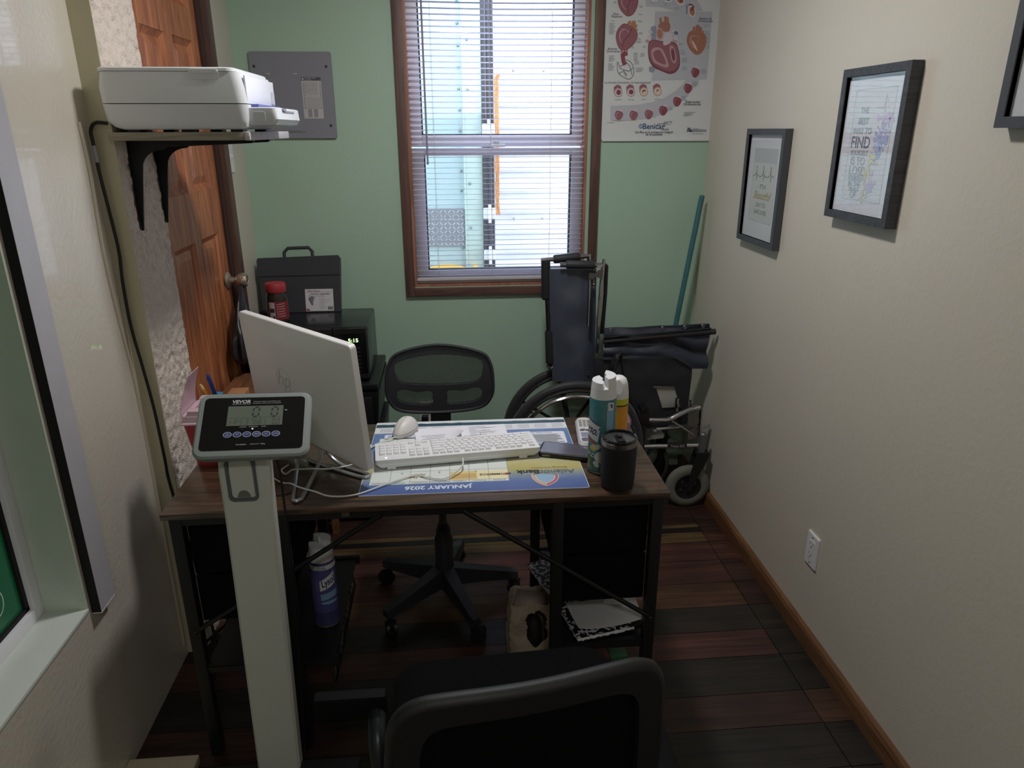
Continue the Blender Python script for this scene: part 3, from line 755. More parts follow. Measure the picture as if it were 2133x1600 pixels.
mb = MB(); mb.box(-.16, -.128, 3.145, 3.1815, .295, .325, bev=.005); mb.tube([(-.144, 3.15, .3), (-.144, 3.12, .27), (-.16, 3.11, .15), (-.3, 3.08, .004), (-.36, 3.0, .004)], .004, 7, k=6)
tag(mb.build('power_plug', BLACK), 'black plug and cord in the outlet behind the mesh chair', 'plug')

t = thing('light_switch', 'white switch plate beside the door casing', 'switch', (-.835, 2.973, 1.5))
B = frame((-.8355, 2.973, 1.503), (0, 1, 0), (0, 0, 1))
mb = MB(); mb.xf = B; mb.prism(rrect(-.034, -.057, .034, .057, .004), 0, .005); mb.build('cover_plate', WHITE, t)
mb = MB(); mb.xf = B; mb.prism(rrect(-.006, -.012, .006, .012, .002), .005, .007); mb.box(-.004, .004, -.001, .008, .006, .014, bev=.001); mb.build('toggle', WHITE, t)

# ------------------------------------------------------------------ framed prints on the right wall
FR1 = mat('dark_grey_frame', '#45474d', .5, var=.08, scale=20)
FR2 = wood('grained_charcoal_frame', '#303136', '#4c4d54', 'x', 1.4, rough=.5, bump=.15)
MATBD = mat('white_mat_board', '#dcdde4', .75, var=.01)
GLS = glassy('picture_glass', refl=.15)
def pict(loc, w, h, label, fm, fw=.026, dep=.03, roll=0.):
    """loc = lower far corner on the wall"""
    t = thing('picture_frame', label, 'picture', loc, 'framed prints on the right wall')
    B = frame(loc, (0, -1, 0), (0, 0, 1)) @ Matrix.Rotation(roll, 4, 'Z')
    mb = MB(); mb.xf = B
    o = rect(0, 0, w, h); i = rect(fw, fw, w - fw, h - fw); mb.ring(o, i, 0, dep)
    mb.ring(rect(fw - .006, fw - .006, w - fw + .006, h - fw + .006), rect(fw, fw, w - fw, h - fw), 0, dep - .003)
    mb.build('frame', fm, t, smooth=False)
    mb = MB(); mb.xf = B; mb.flat(rect(fw - .002, fw - .002, w - fw + .002, h - fw + .002), dep - .008); mb.build('glass', GLS, t, smooth=False)
    return t, B @ Matrix.Translation((0, 0, dep - .0185))
# print 1: ECG line and motto
t, B = pict((1.1275, 2.707, 1.203), .319, .397, 'dark framed motto with a heartbeat line, nearest the back corner', FR1, .02, .026, 0)
mb = MB(); mb.xf = B
mb.box(.017, .302, .017, .38, .002, .006, 0)
mb.ring(rect(.064, .078, .258, .332), rect(.067, .081, .255, .329), .006, .0065, 1); mb.flat(rect(.067, .081, .255, .329), .0062, 2); mb.flat(rect(.067, .283, .255, .329), .0064, 3)
ecg = [(.07, .235), (.083, .236), (.09, .243), (.094, .24), (.098, .262), (.102, .222), (.107, .244), (.114, .238), (.126, .236), (.14, .236), (.148, .243), (.152, .24), (.156, .264), (.161, .222), (.166, .244), (.172, .238), (.186, .236), (.2, .236), (.208, .243), (.213, .24), (.217, .266), (.222, .221), (.228, .244), (.235, .24), (.246, .238)]
mb.line(ecg, .0022, .0066, 4)
for x in (.098, .156, .217): mb.flat(ell(x, .268, .0026, .005, 10), .0067, 4)
mb.text("IT'S A", .021, .162, .201, .0066, 4); mb.text('Beautiful', .04, .16, .17, .0066, 5, .005, .45); mb.text('DAY TO', .022, .16, .137, .0066, 4); mb.text('SAVE LIVES', .022, .16, .112, .0066, 4)
mb.build('print', [MATBD, ink('#c2c3ca'), ink('#d2d3d3'), ink('#bfc1c6'), ink('#4c4e52'), ink('#b59a55')], t, smooth=False)
# print 2: motto with watercolour splashes
t, B = pict((1.1275, 2.062, 1.359), .31, .393, 'charcoal wood-grain frame with colourful lettered print reflecting the window', FR2, .021, .03)
mb = MB(); mb.xf = B
mb.box(.018, .292, .018, .375, .002, .006, 0); mb.ring(rect(.06, .055, .25, .34), rect(.063, .058, .247, .337), .006, .0066, 1); mb.flat(rect(.063, .058, .247, .337), .0063, 2)
random.seed(11)
for cx, cy, r, n, mi in ((.205, .262, .03, 9, 6), (.21, .225, .035, 12, 7), (.215, .2, .035, 12, 8), (.2, .18, .028, 8, 8), (.185, .16, .03, 9, 9), (.175, .13, .028, 8, 9), (.195, .105, .026, 8, 6), (.185, .085, .024, 8, 7), (.165, .07, .02, 6, 9), (.235, .27, .018, 6, 6), (.2, .3, .03, 5, 10)):
    for i in range(n * 2):
        a, q = random.uniform(0, 6.28), random.uniform(0, r)
        mb.flat(ell(cx + q * math.cos(a), cy + q * math.sin(a), random.uniform(.003, .011), random.uniform(.002, .006), 7, rot=a), .0064 + .000004 * (i + 24 * mi), mi)
for s, size, y, mi in (('THE', .022, .285, 4), ('BEST', .024, .258, 4), ('WAY TO', .023, .234, 4), ('FIND', .042, .204, 5), ('YOURSELF', .019, .178, 4), ('IS TO', .03, .157, 4), ('LOSE', .033, .131, 4), ('YOURSELF', .017, .112, 4), ('IN THE', .02, .097, 4), ('SERVICE', .014, .083, 4), ('OF', .026, .068, 4)):
    mb.text(s, size, .118, y, .0072, mi, .008)
mb.build('print', [MATBD, ink('#c6c6cc'), ink('#d8d8dc'), MATBD, ink('#9a9da4'), ink('#5a5c62'), ink('#cdb6d2'), ink('#b4aed6'), ink('#a3b2d8'), ink('#d6c9a4'), ink('#dcd2de')], t, smooth=False)
# print 3: only its corner shows
t, B = pict((1.1275, 1.442, 1.6), .31, .4, 'dark frame cut off by the upper right edge of the view', FR1, .021, .03)
mb = MB(); mb.xf = B
mb.box(.018, .292, .018, .382, .002, .006, 0); mb.ring(rect(.066, .072, .244, .328), rect(.069, .075, .241, .325), .006, .0066, 1); mb.flat(rect(.069, .075, .241, .325), .0063, 1)
mb.build('print', [MATBD, ink('#cfd0d4')], t, smooth=False)

# ------------------------------------------------------------------ printer shelf
SHW = wood('raw_shelf_wood', '#7c7768', '#a29c8a', 'x', 1.2, rough=.75, bump=.2)
sh = thing('wall_shelf', 'raw board shelf on black brackets holding the white printer', 'shelf', (-.66, 2.18, 1.575))
mb = MB(); mb.box(-.833, -.505, 1.945, 2.42, 1.576, 1.596, 0, .002); mb.build('board', SHW, sh)
mb = MB(); mb.box(-.5049, -.491, 1.945, 2.42, 1.5755, 1.5965, 0, .003)
random.seed(5)
mb.build('end_strip', mat('worn_white_edge', '#bdb9bd', .8, var=.25, scale=50, bump=.4, bscale=120), sh)
for y in (2.045, 2.226):
    mb = MB(); mb.xf = frame((-.8355, y + .014, 0), (1, 0, 0), (0, 0, 1))
    z = 1.5755
    prof = [(.0, z), (.32, z), (.327, z - .004), (.32, z - .008), (.1, z - .017)]
    prof += [(.03 + .06 * (1 - math.sin(a)) , z - .023 - .05 * (1 - math.cos(a))) for a in [PI / 2 * k / 6 for k in range(7)]]
    prof += [(.027, z - .09), (.018, z - .15), (.007, z - .225), (.006, z - .232), (0, z - .232)]
    mb.prism(prof, 0, .005); 
    mb.box(0, .325, z - .003, z, -.008, .013); mb.box(0, .003, z - .23, z, -.008, .013)
    mb.build('bracket', mat('black_iron', '#1a1b1e', .5, .3), sh, smooth=False)

# printer: lower body, scanner unit, lid, front flap, paper tray; side to the camera, front to the room
pr = thing('printer', 'white inkjet printer on the wall shelf, side view', 'printer', (-.66, 2.1, 1.596))
PRW = mat('white_printer_plastic', '#d9dde0', .42, var=.015)
YA, YB = 1.93, 2.27
def loft(m, secs, mi=0):
    """stack of plan outlines (same length) at rising z"""
    n = len(secs[0][1]); vs = []
    for z, poly in secs: vs += [(x, y, z) for x, y in poly]
    fs = [(k * n + i, k * n + (i + 1) % n, (k + 1) * n + (i + 1) % n, (k + 1) * n + i) for k in range(len(secs) - 1) for i in range(n)]
    fs += [tuple(range(n - 1, -1, -1)), tuple((len(secs) - 1) * n + i for i in range(n))]
    m.add(vs, fs, mi)
rr = lambda x0, x1, e, r=.022: rrect(x0, YA + e, x1, YB - e, r)
mb = MB(); loft(mb, [(1.602, rr(-.8, -.5, .018)), (1.608, rr(-.815, -.492, .01)), (1.622, rr(-.828, -.49, .003)), (1.6605, rr(-.832, -.488, 0))]); mb.build('base', PRW, pr)
mb = MB(); loft(mb, [(1.6625, rr(-.832, -.488, 0)), (1.7, rr(-.8335, -.492, 0)), (1.7335, rr(-.826, -.499, .002))]); 
mb.build('scanner_body', PRW, pr)
mb = MB(); loft(mb, [(1.7345, rr(-.83, -.505, .0)), (1.741, rr(-.83, -.507, .0)), (1.7435, rr(-.826, -.512, .003))]); mb.build('lid', PRW, pr)
mb = MB(); mb.xf = frame((0, YA, 0), (1, 0, 0), (0, 0, 1)); mb.prism(rrect(-.614, 1.716, -.544, 1.739, .006), -.001, .0012); mb.prism(rrect(-.61, 1.7305, -.546, 1.7385, .004), .0012, .004); mb.build('lid_grip', PRW, pr)
mb = MB(); mb.box(-.4925, -.488, YA + .022, YB - .016, 1.666, 1.727, bev=.0015); plab(mb.build('front_flap', mat('bright_white_flap', '#e6e7f2', .35, var=.01), pr), 'bright white front flap')
mb = MB(); mb.box(-.4885, -.4855, YB - .06, YB - .025, 1.668, 1.7); mb.build('side_label', ink('#b9bac6'), pr, smooth=False)
mb = MB(); mb.box(-.5, -.47, YA + .05, YB - .03, 1.652, 1.662); mb.build('paper_slot', mat('blue_grey_slot', '#5560a8', .5), pr, smooth=False)
mb = MB()
ty = lambda x0, x1, e, r=.012: rrect(x0, YA + .025 + e, x1, YB - .02 - e, r)
loft(mb, [(1.608, ty(-.5, -.44, .012)), (1.613, ty(-.5, -.428, .004)), (1.626, ty(-.5, -.42, 0)), (1.652, ty(-.5, -.423, 0)), (1.654, ty(-.5, -.427, .002))])
mb.build('paper_tray', PRW, pr)
mb = MB(); mb.xf = frame((-.4215, YA, 0), (0, 1, 0), (0, 0, 1)); mb.prism(rrect(.1, 1.643, .24, 1.6475, .002), -.001, .0012, 0); mb.prism(rrect(.095, 1.646, .13, 1.653, .002), .0, .003, 0); plab(mb.build('tray_slot', ink('#8d8fa0'), pr), 'grey slot in the tray front')
mb = MB(); mb.xf = frame((0, YA + .0245, 0), (1, 0, 0), (0, 0, 1)); mb.prism(rrect(-.478, 1.618, -.45, 1.643, .004), -.0005, .001); mb.build('side_recess', mat('shaded_printer_plastic', '#c2c6ca', .45), pr)  # recess shade painted on as a darker patch of the plastic
mb = MB()
for x in (-.79, -.66, -.54):
    for y in (1.96, 2.2): mb = MB(); mb.box(x, x + .03, y, y + .04, 1.5962, 1.603); plab(mb.build('foot', BLACK, pr, smooth=False), 'black rubber foot')

mb = MB()
mb.tube([(-.835, 1.965, 1.617), (-.862, 1.958, 1.618), (-.876, 1.958, 1.6), (-.877, 1.96, 1.57), (-.876, 1.962, 1.5), (-.871, 1.966, 1.4), (-.868, 1.97, 1.3), (-.872, 1.968, 1.22), (-.873, 1.97, 1.1), (-.862, 1.97, .98), (-.852, 1.97, .85), (-.848, 1.97, .7), (-.845, 1.97, .6), (-.8, 1.95, .3), (-.76, 1.9, .02)], .0044, 8, 0, k=6)
mb.tube([(-.8765, 1.9605, 1.565), (-.876, 1.962, 1.525)], .0058, 8, 1)
tag(mb.build('power_cable', [BLACK, mat('pale_cable_tag', '#9a9da2', .5)]), 'black printer cable hanging down the corner of the wall', 'cable')
mb = MB(); mb.tube([(-.8885, 1.93, 1.62), (-.8885, 1.938, 1.5), (-.8885, 1.928, 1.3), (-.8885, 1.945, 1.1), (-.8885, 1.966, .9), (-.8885, 1.966, .5), (-.8885, 1.96, .05)], .0055, 8, 0, k=6)
tag(mb.build('painted_cable', mat('cream_painted_cable', '#bfb6a4', .45)), 'cream painted-over cable running down the near left wall', 'cable')

# broom handle in the back corner
mb = MB(); mb.tube([(1.092, 3.105, 1.325), (1.02, 3.1, .775), (.93, 3.1, .06)], .0115, 12); mb.sph((1.092, 3.105, 1.325), (.0115, .0115, .006), 0, 12, 6)
br = thing('broom', 'teal broom handle leaning in the back right corner', 'broom', (.93, 3.1, 0))
mb.build('handle', mat('teal_handle', '#3f6f76', .4, var=.08), br)
mb = MB(); mb.box(.82, 1.02, 3.085, 3.115, .03, .07, bev=.006); mb.box(.825, 1.015, 3.08, 3.12, 0.001, .035); mb.build('head', mat('teal_bristles', '#37585c', .8), br)
# ------------------------------------------------------------------ desk
def attrmat(name, rough=.5):
    m = bpy.data.materials.new(name); m.use_nodes = True
    nt = m.node_tree; b = nt.nodes['Principled BSDF']; a = nt.nodes.new('ShaderNodeAttribute'); a.attribute_name = 'tone'
    nz = nt.nodes.new('ShaderNodeTexNoise'); nz.inputs['Scale'].default_value = 80
    mx = nt.nodes.new('ShaderNodeMix'); mx.data_type = 'RGBA'; mx.blend_type = 'MULTIPLY'; mx.inputs[0].default_value = .06
    nt.links.new(a.outputs['Color'], mx.inputs[6]); nt.links.new(nz.outputs['Color'], mx.inputs[7])
    nt.links.new(mx.outputs[2], b.inputs['Base Color']); b.inputs['Roughness'].default_value = rough
    return m
PRINT = attrmat('printed_colour', .42)
def tones(mb, poly, z, h):
    mb.col = lin(h) if isinstance(h, str) else h; mb.flat(poly, z); mb.col = None

DESKW = wood('rustic_desk_laminate', '#1d150e', '#5a4230', 'x', 1.1, rough=.34, bump=.04)
DESKW.node_tree.nodes['Principled BSDF'].inputs['Specular IOR Level'].default_value = .5; DESKW.node_tree.nodes['Principled BSDF'].inputs['Coat Weight'].default_value = .45; DESKW.node_tree.nodes['Principled BSDF'].inputs['Coat IOR'].default_value = 1.6; DESKW.node_tree.nodes['Principled BSDF'].inputs['Coat Roughness'].default_value = .15
FAB = mat('black_drawer_fabric', '#0a0b0d', .9, var=.15, bump=.3, bscale=300)
dk = thing('desk', 'rustic brown desk with black steel frame and hanging fabric drawers', 'desk', (-.088, 1.8, 0))
mb = MB(); mb.box(-.7, .526, 1.542, 2.055, .7345, .7495, 0, .0018); mb.build('desk_top', DESKW, dk)
def leg(x, y): 
    m = MB(); m.box(x - .0145, x + .0145, y - .0145, y + .0145, .006, .734, 0, .002); m.cyl((x, y, .0005), (x, y, .008), .012, seg=12); m.build('leg', BLKMETAL, dk)
LX = [-.672, -.43, .247, .5]
for x in LX:
    for y in (1.566, 2.03): leg(x, y)
mb = MB()
for y in (1.566, 2.03): mb.box(-.686, .514, y - .012, y + .012, .712, .734)
for x in LX: mb.box(x - .012, x + .012, 1.57, 2.03, .712, .734)
mb.build('top_rails', BLKMETAL, dk, smooth=False)
for a, b in (((.01, 1.556, .718), (.5, 1.556, .372)), ((-.187, 1.556, .718), (-.668, 1.556, .408))):
    mb = MB(); mb.tube([a, b], .0065, 10); mb.sph((b[0], 1.549, b[2]), (.006, .004, .006), 0, 10, 6); mb.build('brace', BLKMETAL, dk)
mb = MB(); mb.tube([(-.684, 1.59, .33), (-.684, 2.0, .16)], .004, 8); mb.tube([(-.684, 1.59, .16), (-.684, 2.0, .33)], .004, 8); plab(mb.build('side_cross', BLKMETAL, dk), 'thin crossed rods on the left end')
for x0, x1, zs in ((-.655, -.447, (.56, .42)), (.264, .484, (.56, .415))):
    top = .708
    for zb in zs:
        m = MB(); n = 10
        def fr(u, v, top=top, zb=zb): return (x0 + u * (x1 - x0), 1.578 - .004 * math.sin(PI * u) * math.sin(PI * v), zb + .004 + v * (top - zb - .008))
        m.box(x0, x1, 1.58, 2.02, zb + .004, top - .004, 0, .004); m.grid(fr, 10, 8, thick=.002)
        m.build('fabric_drawer', FAB, dk); top = zb
for x0, x1 in ((-.66, -.335), (.261, .487)):
    mb = MB(); mb.box(x0, x1, 1.555, 2.04, .287, .2935); 
    mb.build('shelf', mat('black_shelf_board', '#15161a', .5), dk, smooth=False)
    for y in (1.558, 2.024): mb = MB(); mb.box(x0 - .01, x1 + .01, y, y + .014, .275, .3); mb.build('shelf_rail', BLKMETAL, dk, smooth=False)
mb = MB()
for i in range(14):
    y = 1.6 + i * .03
    mb.tube([(-.345, y, .29), (-.345, min(2.02, y + .09), .2)], .0012, 4); mb.tube([(-.345, y, .29), (-.345, max(1.58, y - .09), .2)], .0012, 4)
mb.box(-.349, -.341, 1.58, 2.02, .196, .203)
plab(mb.build('wire_mesh', BLKMETAL, dk), 'black wire mesh below the left shelf')
mb = MB(); mb.box(-.28, -.262, 1.545, 1.556, .722, .734); mb.build('bolt_plate', mat('dull_zinc', '#5d5d5a', .5, .7), dk, smooth=False)

# ------------------------------------------------------------------ desk calendar pad
cal = thing('desk_calendar', 'large blue and yellow January desk calendar pad lying on the desk', 'calendar', (.045, 1.82, .7497))
C = Matrix.Translation((.045, 1.819, .75)) @ Matrix.Rotation(math.radians(-.6), 4, 'Z')
mb = MB(); mb.xf = C
mb.prism(rrect(-.288, -.232, .288, .233, .004), -.0002, .0022); mb.build('pad', mat('calendar_paper', '#d9dce6', .55, var=.01), cal, smooth=False)
mb = MB(); mb.xf = C; z = .0025
def mixh(a, b, t): A, Bb = lin(a), lin(b); return tuple(A[i] * (1 - t) + Bb[i] * t for i in range(3))
N = 46
for i in range(N):                                    # sunset print: blue near edge, yellow, pale, blue again
    t = i / (N - 1); y0 = -.231 + i * .464 / N; y1 = y0 + .464 / N
    st = [(0, '#4c5f9c'), (.1, '#5a71a8'), (.17, '#8796a0'), (.24, '#bbb36c'), (.34, '#c9c290'), (.45, '#8fa0ba'), (.6, '#5d79ae'), (.85, '#6d88b8'), (1, '#46687a')]
    for (a, ca), (b, cb) in zip(st, st[1:]):
        if a <= t <= b: c = mixh(ca, cb, (t - a) / (b - a)); break
    tones(mb, rect(-.2865, y0, .2865, y1 + .0004), z, c)
X = lambda wx: wx - .045
Y = lambda wy: wy - 1.819
z2 = z + .0001
gx0, gx1 = X(-.222), X(.134); cw = (gx1 - gx0) / 7
tones(mb, rect(gx0, Y(1.64), gx1, Y(1.93)), z2, '#dfe6e2')
tones(mb, rect(gx1 - 3 * cw, Y(1.652), gx1, Y(1.7)), z2 + .0001, '#efe3b4'); tones(mb, rect(gx1 - 3 * cw, Y(1.652), gx1 - 1.6 * cw, Y(1.7)), z2 + .0003, '#e6c98a')
for i in range(8): tones(mb, rect(gx0 + i * cw - .0005, Y(1.64), gx0 + i * cw + .0005, Y(1.93)), z2 + .0004, '#6d7f8c')
for y in (1.652, 1.71, 1.77, 1.83, 1.89): tones(mb, rect(gx0, Y(y) - .0004, gx1, Y(y) + .0004), z2 + .0004, '#8fa0a8')
tones(mb, rrect(X(.15), Y(1.86), X(.318), Y(1.945), .008), z2, '#e3e6f0'); tones(mb, rrect(X(-.21), Y(1.925), X(.125), Y(1.958), .006), z2, '#e6e9f2')
tones(mb, rrect(X(.05), Y(1.905), X(.135), Y(1.95), .006), z2 + .0002, '#e8eaf4')
tones(mb, rect(-.2865, Y(1.968), .2865, Y(2.012)), z2, '#e2e4ea')
poly = [(-.2865, Y(2.03))] + [(-.2865 + .573 * i / 30, Y(2.032) + .006 * noise.noise(V((i * .8, 0, 3)))) for i in range(31)] + [(.2865, Y(2.0516)), (-.2865, Y(2.0516))]
tones(mb, poly, z2, '#dfe3e6'); 
tones(mb, [(-.2865, Y(2.014)), (.2865, Y(2.014)), (.2865, Y(2.034))] + [(.2865 - .573 * i / 30, Y(2.034) + .005 * noise.noise(V((i * .8, 2, 3)))) for i in range(31)], z2 + .0003, '#2f4f5c')
mb.build('print', PRINT, cal, smooth=False)
mb = MB(); mb.xf = C @ Matrix.Rotation(PI, 4, 'Z'); zt = z + .0007      # lettering faces the far side of the desk
def ct(s, size, wx, wy, mi=0, bold=0., shear=0., sx=1.): mb.text(s, size, -X(wx), -Y(wy), zt, mi, bold, shear, sx=sx)
ct('JANUARY 2026', .0255, -.047, 1.617, 1, .035, sx=1.)
for i, d in enumerate(('SATURDAY', 'FRIDAY', 'THURSDAY', 'WEDNESDAY', 'TUESDAY', 'MONDAY', 'SUNDAY')): ct(d, .0085, -.222 + (i + .5) * cw, 1.646, 2)
ct('Atlantic', .03, .262, 1.681, 2, .02); ct('Bank', .03, .187, 1.684, 0, .03); ct('Building the future', .013, .246, 1.705, 3, 0, .3)
ct('Happy', .011, -.222 + 2.5 * cw, 1.69, 3, .02, .4); ct('New Year', .014, -.222 + 2.5 * cw, 1.675, 3, .02, .4)
ct('eCOMMERCE', .014, .1, 1.678, 0, .02)
for i in range(4): mb.line([(-X(-.014), -Y(1.662 + i * .007)), (-X(.05), -Y(1.662 + i * .007))], .0016, zt, 3)
mb.flat(rrect(-X(.137) , -Y(1.683), -X(.125), -Y(1.673), .002), zt, 4)
for k, (dx, n) in enumerate(((0, 9), (-.1, 0))):
    for i in range(n): mb.text(str(2 + 1 * i), .012, -X(-.19 + i * .048), -Y(1.7 if i % 2 else 1.765), zt, 2) if i < 7 else None
random.seed(2)
for m_ in range(11):
    for i in range(7):
        for j in range(4): mb.line([(-X(-.225 + m_ * .0515 + i * .005), -Y(1.976 + j * .008)), (-X(-.225 + m_ * .0515 + i * .005), -Y(1.980 + j * .008))], .0017, zt, 2 if j else 3)
for i in range(13): mb.line([(-X(.16), -Y(1.866 + i * .0048)), (-X(.3 + random.uniform(-.01, .012)), -Y(1.866 + i * .0048))], .0016, zt, 2)
ct('Atlantic Bank, 30 years on', .009, .235, 1.936, 2)
for i in range(4): mb.line([(-X(-.2), -Y(1.93 + i * .006)), (-X(-.13 + .02 * (i % 2)), -Y(1.93 + i * .006))], .0014, zt, 2)
# shield mark: green, orange and red curved sides with a pale outline
def cv(p, z, mi): mb.flat([(-X(a), -Y(b)) for a, b in p], z, mi)
A, Bq, Cq = (.196, 1.668), (.262, 1.662), (.226, 1.603)
def arcp(p, q, bulge, n=8):
    out = []
    for i in range(n + 1):
        t = i / n; dx, dy = q[0] - p[0], q[1] - p[1]
        out.append((p[0] + dx * t - dy * bulge * 4 * t * (1 - t), p[1] + dy * t + dx * bulge * 4 * t * (1 - t)))
    return out
sh_o = arcp(A, Bq, .1) + arcp(Bq, Cq, .16) + arcp(Cq, A, .16)
cx_, cy_ = .2285, 1.645
sc_ = lambda pts, k, ox=0, oy=0: [(cx_ + ox + (x - cx_) * k, cy_ + oy + (y - cy_) * k) for x, y in pts]
cv(sc_(sh_o, 1.06), zt - .0001, 5); cv(sh_o, zt, 6); cv(arcp(Bq, Cq, .16) + [(cx_ + .006, cy_ + .0)], zt + .0001, 4)
cv(arcp(A, Bq, .1) + [(cx_, cy_ + .004)], zt + .00015, 8); cv(sc_(sh_o, .78, .0, .002), zt + .0002, 5); cv(sc_(sh_o, .72, 0, .002), zt + .0003, 7)
mb.build('lettering', [ink('#22262c'), ink('#d5dcec'), ink('#5f6a74'), ink('#9a7a3a'), ink('#b5606a'), ink('#d8d4cc'), ink('#cc9f80'), ink('#8fb0cc'), ink('#2f5a52')], cal, smooth=False)

# forms lying on the calendar
def formsheet(name, label, cx, cy, w, h, rot, z, curl=0., fold=0.):
    t = thing(name, label, 'paper', (cx, cy, z), 'forms on the desk calendar')
    M = Matrix.Translation((cx, cy, z)) @ Matrix.Rotation(rot, 4, 'Z')
    m = MB(); m.xf = M
    m.grid(lambda u, v: ((u - .5) * w, (v - .5) * h, .0006 + curl * max(0, (u - .55)) ** 2 * (1 - v) * 1.5 + fold * max(0, .3 - u) ** 2), 14, 8, thick=.0004)
    m.build('sheet', PAPER, t)
    l = MB(); l.xf = M @ Matrix.Rotation(PI, 4, 'Z')
    return t, l
INKG = [ink('#8e8f9c'), ink('#5c5d68')]
t, l = formsheet('printed_form', 'white printed form lying flat under the folded one on the calendar', .02, 1.956, .26, .09, .06, .7536)
for i in range(8): l.line([(-.1 + .03 * (i % 3), .036 - i * .01), (-.02, .036 - i * .01)], .0018, .0011, 0)
for s_, y in (('Patient Name', .033), ('Date of Birth', .014), ('Gender', -.005), ('Address', -.024)): l.text(s_, .008, -.07, y, .0012, 1)
l.line([(-.11, .03), (.0, .03)], .0012, .0011, 1); l.line([(-.05, .035), (-.05, .01)], .0012, .0011, 1)
l.build('lettering', INKG, t, smooth=False)
t, l = formsheet('folded_form', 'folded white form with a lifted corner on the desk calendar, by the keyboard', -.05, 1.93, .135, .085, .13, .7548, curl=.1)
for i in range(5): l.line([(-.045, .035 - i * .011), (.05 - .01 * (i % 2), .035 - i * .011)], .0018, .0012, 0)
l.text('Medical History', .009, .01, .043, .0014, 1)
l.build('lettering', INKG, t, smooth=False)

# card with a blue mark, left of the calendar
mb = MB(); mb.xf = Matrix.Translation((-.262, 1.85, .7502)) @ Matrix.Rotation(-.1, 4, 'Z')
mb.box(-.022, .022, -.05, .05, 0, .0008, 0)
mb.text('J', .06, .006, .0, .001, 1, .06)
tag(mb.build('printed_card', [PAPER, ink('#2a3f9c')], smooth=False), 'white card with a blue letter sticking out behind the monitor', 'card')

# ------------------------------------------------------------------ keyboard
kb = thing('keyboard', 'white wired full-size keyboard tilted on its feet on the calendar', 'keyboard', (.01, 1.79, .7528))
ax = math.atan2(.047, .444)
KM = Matrix.Translation((-.2125, 1.7185, .7775)) @ Matrix.Rotation(ax, 4, 'Z') @ Matrix.Rotation(math.radians(-4.5), 4, 'X')
KW, KD = .443, .138
mb = MB(); mb.xf = KM
mb.xf = KM @ Matrix.Translation((0, 0, -.008)); mb.prism(rrect(0, 0, KW, KD, .006), .003, .0145); mb.xf = KM @ Matrix.Translation((0, 0, -.008)); loft_secs = [(-.012, rrect(.012, .01, KW - .012, KD - .01, .006)), (0.003, rrect(0, 0, KW, KD, .006))]
n_ = len(loft_secs[0][1]); vs_ = [(x, y, zz + (.0095 * y / KD if zz < 0 else 0)) for zz, pl in loft_secs for x, y in pl]
mb.add(vs_, [(i, (i + 1) % n_, n_ + (i + 1) % n_, n_ + i) for i in range(n_)] + [tuple(range(n_ - 1, -1, -1))])
mb.build('case', KBWHITE, kb)
TOPK = .0065
kmesh = {}
def key(x, y, w, d=.0165):
    k = (round(w, 4), round(d, 4))
    if k not in kmesh:
        m = MB(); a = .0016
        loft(m, [(0, rrect(0, 0, w, d, .0015, 2)), (.006, rrect(a, a * .6, w - a, d - a * 1.1, .0015, 2))])
        o = m.build('key', KBKEY, kb, ang=50); kmesh[k] = o.data
    else:
        o = bpy.data.objects.new('key', kmesh[k]); COL.objects.link(o); o.parent = kb
    c = V((w / 2, d / 2, 0))
    mesh_o = V(kb.location)
    o.matrix_local = Matrix.Translation(-mesh_o) @ KM @ Matrix.Translation((x, y, TOPK)) @ Matrix.Translation(mesh_o)
KBKEY = mat('white_keycap', '#e8e8ea', .5, var=.01)
p = .0188; g = .0022
def row(x0, y, ws, d=.0165):
    x = x0
    for w in ws:
        if w > 0: key(x, y, w * p - g, d)
        x += abs(w) * p
x_main = .152
row(x_main, .013, [1, 1, 1, 1, -.55, 1, 1, 1, 1, -.55, 1, 1, 1, 1, -.9, 1], .0125)
row(x_main, .032, [2] + [1] * 13); row(x_main, .0505, [1.5] + [1] * 12 + [1.5]); row(x_main, .069, [2.25] + [1] * 11 + [1.75]); row(x_main, .0875, [2.75] + [1] * 10 + [2.25]); row(x_main, .106, [1.25, 1.25, 1.25, 1.25, 6.25, 1.25, 1.25, 1.25])
row(.09, .013, [1, 1, 1], .0125); row(.09, .032, [1, 1, 1]); row(.09, .0505, [1, 1, 1]); row(.09, .0875, [-1, 1]); row(.09, .106, [1, 1, 1])
for i in range(4): row(.0105, .0355 + i * .0202, [1, 1, 1, 1], .018)
mb = MB(); mb.xf = KM; mb.sph((.028, .0165, .007), (.0028, .0018, .001), 0, 8, 5); mb.build('lock_light', emis('lock_led', '#b9b4ff', 3.), kb)
mb = MB(); mb.xf = KM
for x in (.03, .385): mb = MB(); mb.xf = KM; mb.box(x, x + .022, .006, .014, -.0232, -.015); plab(mb.build('foot', KBWHITE, kb, smooth=False), 'flip-out foot')
kc = KM @ V((.23, .003, -.006))
mb = MB(); mb.tube([kc, (.012, 1.7, .768), (-.03, 1.655, .758), (-.075, 1.665, .757), (-.103, 1.685, .757), (-.13, 1.672, .757), (-.185, 1.634, .757), (-.25, 1.592, .7555), (-.31, 1.588, .756), (-.35, 1.598, .766), (-.39, 1.618, .769), (-.415, 1.64, .769), (-.44, 1.665, .759), (-.46, 1.69, .754), (-.5, 1.735, .754), (-.54, 1.79, .754)], .0022, 7, 0, k=6)
mb.build('cord', CABLEW, kb)

